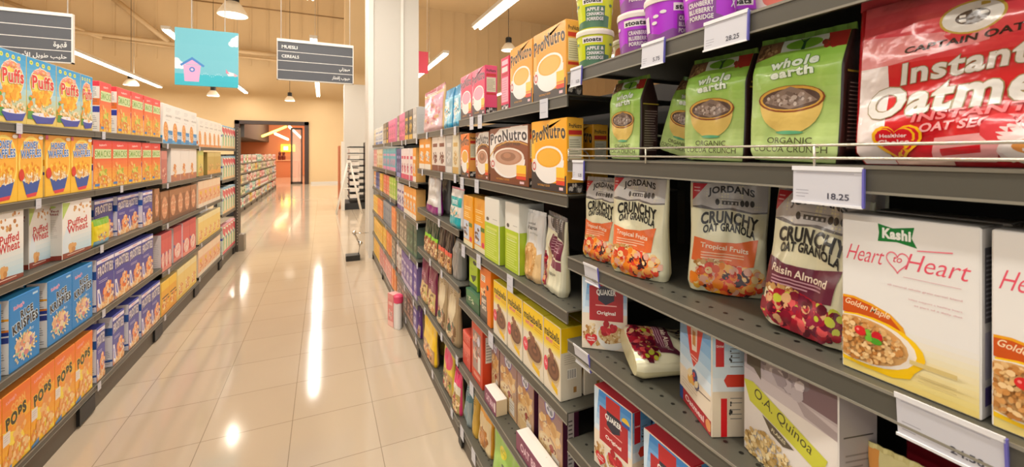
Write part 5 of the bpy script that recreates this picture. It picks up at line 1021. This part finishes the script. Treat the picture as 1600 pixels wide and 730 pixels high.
# ------------------------------------------------------------------ near bay: pots
for d_, x, y, z, lab in (('pot_green', .655, .912, 1.64, 'lime green porridge pot at the bottom of the lime stack'), ('pot_green', .655, .912, 1.7395, 'lime green porridge pot on top of the lime stack'), ('pot_white', .765, .90, 1.64, 'white porridge pot with red mark behind the lime stack'),
                         ('pot_purple', .667, .757, 1.64, 'violet porridge pot under another violet pot, beside the lime stack'), ('pot_purple', .667, .757, 1.7395, 'violet porridge pot stacked on another, beside the lime stack'), ('pot_purple', .656, .655, 1.64, 'violet porridge pot third from the lime stack, tent drawing facing out'),
                         ('pot_purple', .658, .555, 1.64, 'violet porridge pot with white cross and flag marks'), ('pot_purple', .760, .575, 1.64, 'violet porridge pot behind the front pots with blueberry lettering'), ('pot_white', .73, .46, 1.64, 'white lidded porridge pot at the near end of the top shelf'), ('pot_purple', .756, .69, 1.64, 'violet porridge pot at the back between the violet stacks')):
    rr = {'pot_purple': -pi / 2 + .5}.get(d_, -pi / 2 + .62); 
    if 'tent' in lab: rr += .9
    if 'cross' in lab: rr -= .5
    put(d_, x, y, z, rr, lab)
    o = PROTO[d_]
# ---- near bay: cocoa crunch bags and oatmeal bag
def corner(design, L, R, z, h, lab, tilt=0, roll=0, sy=1, back=.0):
    L, R = Vector(L), Vector(R); dv = R - L; W, Hh, D = PROTO[design]['_s'] if design in PROTO else (PROTO.setdefault(design, DES[design][0]()))['_s']
    m_ = (L + R) / 2; rz = math.atan2(dv.y, dv.x)
    o = put(design, m_.x, m_.y, z, rz, lab, None, None, sx=dv.length / W, sz=h / Hh, tilt=tilt, roll=roll, sy=sy)
    if roll or tilt: settle(o, z)
    return o
Z2 = 1.405
corner('wholeearth', (.645, .845), (.648, .735), Z2, .195, 'green cocoa crunch bag beside the yellow porridge boxes', roll=.02)
corner('wholeearth', (.690, .728), (.712, .640), Z2, .168, 'green cocoa crunch bag slumped sideways between two upright ones', roll=.30)
corner('wholeearth', (.650, .615), (.652, .482), Z2, .197, 'green cocoa crunch bag upright beside the slumped one', roll=.03)
corner('wholeearth', (.640, .468), (.642, .333), Z2, .197, 'green cocoa crunch bag beside the big red oatmeal bag', roll=.04)
o = put('wholeearth', .72, .865, Z2 + .068, 0, 'green and brown crunch bag lying flat at the end of its shelf'); o.rotation_euler = (radians(-90), 0, radians(-70)); o.scale = (.8, 1, .75); o.location.y = .855; o.location.x = .735; settle(o, Z2)
corner('oatmeal', (.628, .318), (.622, .066), Z2, .218, 'big glossy red instant oatmeal bag behind the wire guard')
# ---- granola shelf
Z3 = 1.142
corner('jordans', (.628, .945), (.650, .822), Z3, .215, 'cream tropical granola bag partly covered, farthest along the granola shelf')
corner('jordans', (.612, .805), (.650, .668), Z3, .232, 'cream tropical granola bag standing upright in front of its shelf')
corner('jordans', (.662, .612), (.757, .507), Z3, .225, 'cream tropical granola bag turned outward between two others', roll=.03)
corner('jordansr', (.640, .458), (.640, .325), Z3, .222, 'cream raisin almond granola bag leaning by the white heart box', roll=.06, tilt=-.05, sy=1.25)
corner('jordans', (.80, .72), (.83, .60), Z3, .225, 'cream tropical granola bag in shade behind the upright pair')
corner('kashi', (.620, .318), (.620, .191), Z3, .200, 'white heart cereal box with golden maple bowl')
corner('kashi', (.620, .184), (.620, .057), Z3, .200, 'white heart cereal box nearest the end of the granola shelf')
corner('kashi', (.690, .316), (.690, .189), Z3, .199, 'white heart cereal box standing behind the first one')
corner('kashi', (.690, .182), (.690, .055), Z3, .199, 'white heart cereal box standing behind the end one')
# ---- oatmeal shelf
Z4 = .918
corner('quaker', (.608, .903), (.697, .833), Z4, .205, 'blue and red oatmeal box turned outward beneath the granola shelf')
o = put('jordansr', 0, 0, 0, 0, 'cream raisin granola bag lying on its back on the oatmeal shelf')
zl = Vector((.92, -.39, .0)).normalized(); xl = (Vector((-.39, -.92, 0)).normalized() * cos(.24) + Vector((0, 0, -1)) * sin(.24)).normalized(); yl = zl.cross(xl)
o.rotation_euler = Matrix((xl, yl, zl)).transposed().to_euler(); o.location = (.645, .765, Z4 + .092); o.scale = (.92, 1.15, .95); settle(o, Z4)
corner('quaker_side', (.672, .640), (.623, .522), Z4, .202, 'oatmeal box turned side on with a red shield panel')
corner('quinoa', (.655, .484), (.620, .322), Z4, .198, 'grey and white quinoa flakes box with lime ribbon')
corner('darkred', (.70, .285), (.68, .10), Z4, .16, 'dark red cereal box behind the pale sachets')
corner('sachet', (.655, .308), (.655, .225), Z4, .115, 'pale yellow sachet leaning beside the quinoa box', roll=-.05)
corner('sachet', (.63, .25), (.622, .13), Z4, .112, 'pale yellow sachet in front of the dark red box', roll=.06)
corner('sachet', (.625, .115), (.625, .03), Z4, .112, 'pale yellow sachet at the end of the oatmeal shelf')
Z5 = .645
corner('quaker', (.622, .870), (.630, .738), Z5, .192, 'blue and red oatmeal box at the far end of the low shelf')
corner('quaker', (.622, .692), (.622, .565), Z5, .190, 'blue and red oatmeal box second along the low shelf')
corner('quaker', (.622, .530), (.622, .400), Z5, .190, 'blue and red oatmeal box third along the low shelf')
corner('quaker', (.69, .87), (.70, .74), Z5, .19, 'blue and red oatmeal box behind the far end one, low shelf')
corner('alpen', (.66, .96), (.66, .90), .37, .2, 'purple and gold muesli box under the low oatmeal shelf')
# dark packs deep in shade on the near shelves
corner('jordansr', (.84, .5), (.86, .38), Z3, .225, 'plum raisin granola bag in shade behind the leaning one')

# ------------------------------------------------------------------ two packages left on the floor
x, y = ground(610, 510, 0)
o = put('rose', x, y, 0, radians(-70), 'rose pink carton standing on the floor before the muesli gondola', sx=.75, sz=1.2)
bx_ = MB(); bx_.lathe([(.036, 0), (.038, .01), (.038, .20), (.034, .215), (.034, .25), (.036, .27), (.02, .275)], cols=['#e9e4de'] * 3 + ['#e03a6c'] * 3, n=4)
x, y = ground(625, 513, 0)
o = bx_.build('milk_carton', CARD); o.location = (x - .012, y, 0); tag(o, 'white carton with hot pink cap standing on the floor', 'carton')
l_ = MB(); l_.lathe([(.0345, .212), (.038, .216), (.039, .262), (.03, .274)], '#e8486f', n=10); l_.build('cap', CARD, o)

# ------------------------------------------------------------------ price tickets
def ticket_proto(big):
    W_, H_ = (.082, .048) if big else (.034, .036)
    a = Art(1.7); a.rect(0, 0, 1, 1, '#cfcfd6')
    if big: a.lines(.05, .9, [.86], .02, '#a8a8b4'); a.lines(.05, .25, [.36, .27, .18], .02, '#9a9aa6')
    else: a.lines(.1, .8, [.8, .3], .05, '#b4b4c0')
    mb = MB(); mb.box(-W_ / 2, -.0012, -H_, W_ / 2, .0, 0, '#cfcfd6'); apply_art(mb, a, lambda u, v, off: (-W_ / 2 + u * W_, -.0012 - off, -H_ + v * H_), base=.0001)
    return mb, W_, H_
def price_art(mb, txt, W_, H_):
    a = Art(1.7); a.text(txt, .68, .24, .3, .17, '#4a4a58', bold=.02); apply_art(mb, a, lambda u, v, off: (-W_ / 2 + u * W_, -.0012 - off, -H_ + v * H_), base=.0004)
TM = mat('ticket_card', None, .45)
def big_ticket(px, z, price, lab, wd=1, tilt=.12, off=.0):
    mb, W_, H_ = ticket_proto(True); price_art(mb, price, W_, H_)
    o = mb.build('price_ticket', TM); o.location = (XR - .003 - off, YX(px, XR - .003), z + .003); o.rotation_euler = (-tilt, 0, -pi / 2); o.scale = (wd, 1, 1)
    h_ = MB().box(-W_ / 2 - .001, -.003, -.004, W_ / 2 + .001, -.0013, .002, '#e8e8ea').box(-W_ / 2 - .001, -.003, -H_ - .001, W_ / 2 + .001, -.0013, -H_ + .002, '#e8e8ea').box(W_ / 2, -.003, -H_, W_ / 2 + .0022, .001, 0, '#6a66b8').build('ticket_holder', TM, o)
    tag(o, lab, 'price ticket', 'large price tickets')
big_ticket(1134, 1.64, '28.25', 'large price ticket on top shelf edge under the violet pots', .98, .05)
big_ticket(1021, 1.64, '5.75', 'price ticket on top shelf edge between lime and violet pots', .75, .05)
big_ticket(901, 1.64, '5.25', 'price ticket at the end of the top shelf under the lime pots', .62, .05)
big_ticket(1291, 1.398, '18.25', 'large price ticket under the cocoa crunch bag beside the red bag', 1.0, .02)
big_ticket(904, 1.398, '5.25', 'price ticket under the lying crunch bag', .62, .02)
big_ticket(923, 1.142, '18.25', 'price ticket on granola shelf above the outward turned oatmeal box', .7, -.12)
big_ticket(1478, 1.142, '24.50', 'large price ticket under the white heart cereal box', 1.02, -.10)
big_ticket(908, .918, '18.25', 'price ticket hanging below the outward turned oatmeal box', .8, -.15)
PT, W_, H_ = ticket_proto(False); ptm = PT.mesh('price_ticket', TM)
def small(side, px, z, where, sc=1):
    X = XL + .002 if side == 'L' else XR - .003
    o = bpy.data.objects.new('price_ticket', ptm); COL.objects.link(o); o.location = (X, YX(px, X), z + .001); o.rotation_euler = (0, 0, pi / 2 if side == 'L' else -pi / 2); o.scale = (sc, 1, sc * 1.1)
    tag(o, 'small white price ticket clipped to %s' % where, 'price ticket', 'small tickets on %s' % where)
for (pxs, li, nm) in (((30, 162, 262, 312), 0, 'top'), ((60, 190, 262, 330), 1, 'second'), ((159, 262, 322), 2, 'third'), ((162, 264, 315), 3, 'fourth'), ((155, 258, 312, 348), 4, 'lowest')):
    for px in pxs:
        y = YX(px, XL); b = max(i for i in range(len(LB) - 1) if LB[i] <= y); lv = LL[b]; small('L', px, lv[min(li, len(lv) - 1)], 'the %s shelf of the cereal gondola' % nm, 1.1)
for (pxs, li, nm) in (((850, 750, 737, 711, 690, 667, 651, 634, 628, 612, 600), 0, 'top'), ((745, 722, 711, 690, 660, 640, 622, 603), 1, 'second'), ((797, 748, 724, 686, 652, 632, 610, 596), 2, 'third'), ((767, 690, 672, 652, 640, 622, 603), 3, 'fourth'), ((737, 714, 690, 664, 646, 632, 614, 600), 4, 'fifth'), ((740, 722, 706, 676, 650, 634, 612, 596), 5, 'lowest')):
    for px in pxs:
        y = YX(px, XR); b = max(i for i in range(len(RB) - 1) if RB[i] <= y); lv = [NEAR, NEAR, F1, F2, F3, F4, F4][b]
        small('R', px, lv[min(li, len(lv) - 1)], 'the %s shelf of the muesli gondola' % nm, 1.45 if px > 715 else 1.1)

# ------------------------------------------------------------------ distant groceries
rnd = random.Random(4); FAR = {}
for nm, c1, c2 in (('white', '#e9e4dc', '#c8404a'), ('cream', '#e0d2b4', '#6a8a4a'), ('pink', '#e0a0a4', '#b84a5a'), ('green', '#8ab04a', '#e8e4c0'), ('yellow', '#e8cc5a', '#c86a3a'), ('blue', '#5a9ab8', '#e9e4dc'), ('brown', '#a08068', '#e0c8a8'), ('grey', '#b8b2a8', '#5a5650'), ('red', '#c84a42', '#f0dccc'), ('turquoise', '#5ab4a4', '#f2ead8')):
    mb = MB(); mb.box(-.09, 0, 0, .09, .08, .19, c1); mb.box(-.07, -.001, .05, .07, 0, .12, c2); mb.box(-.05, -.002, .14, .05, 0, .165, mix(c2, '#ffffff', .4)); mb.lathe([(.035, .19), (.03, .2)], c2, 8, 0, .04) if nm in ('green', 'turquoise', 'blue') else None
    FAR[nm] = mb.mesh('grocery_' + nm, CARD)
for zi, z in enumerate([1.19, .95, .69, .42, .12]):
    y = 11.4
    while y < 19.6:
        nm = rnd.choice(list(FAR) + ['white', 'white', 'white', 'cream', 'grey', 'cream', 'grey']); n = rnd.choice([1, 1, 2])
        for k in range(n):
            if y > 19.65: break
            o = bpy.data.objects.new('grocery_pack', FAR[nm]); COL.objects.link(o); o.location = (-1.79, y + .1, z + .001); o.rotation_euler = (0, 0, pi / 2); sc = min(rnd.uniform(.95, 1.2), [1.1, 1.09, 1.09, 1.2, 1.2][zi] * .97); o.scale = (1.15, 1, sc)
            tag(o, 'small %s pack on the distant gondola leading to the doorway' % nm, 'grocery pack', 'small %s packs on the distant gondola' % nm); y += .235
# remove prototypes that no placement used
for d_, p_ in PROTO.items():
    if d_ not in USED:
        for c_ in list(p_.children): bpy.data.objects.remove(c_)
        bpy.data.objects.remove(p_)
finish_labels()
for o in bpy.data.objects:
    if '_s' in o.keys(): del o['_s']
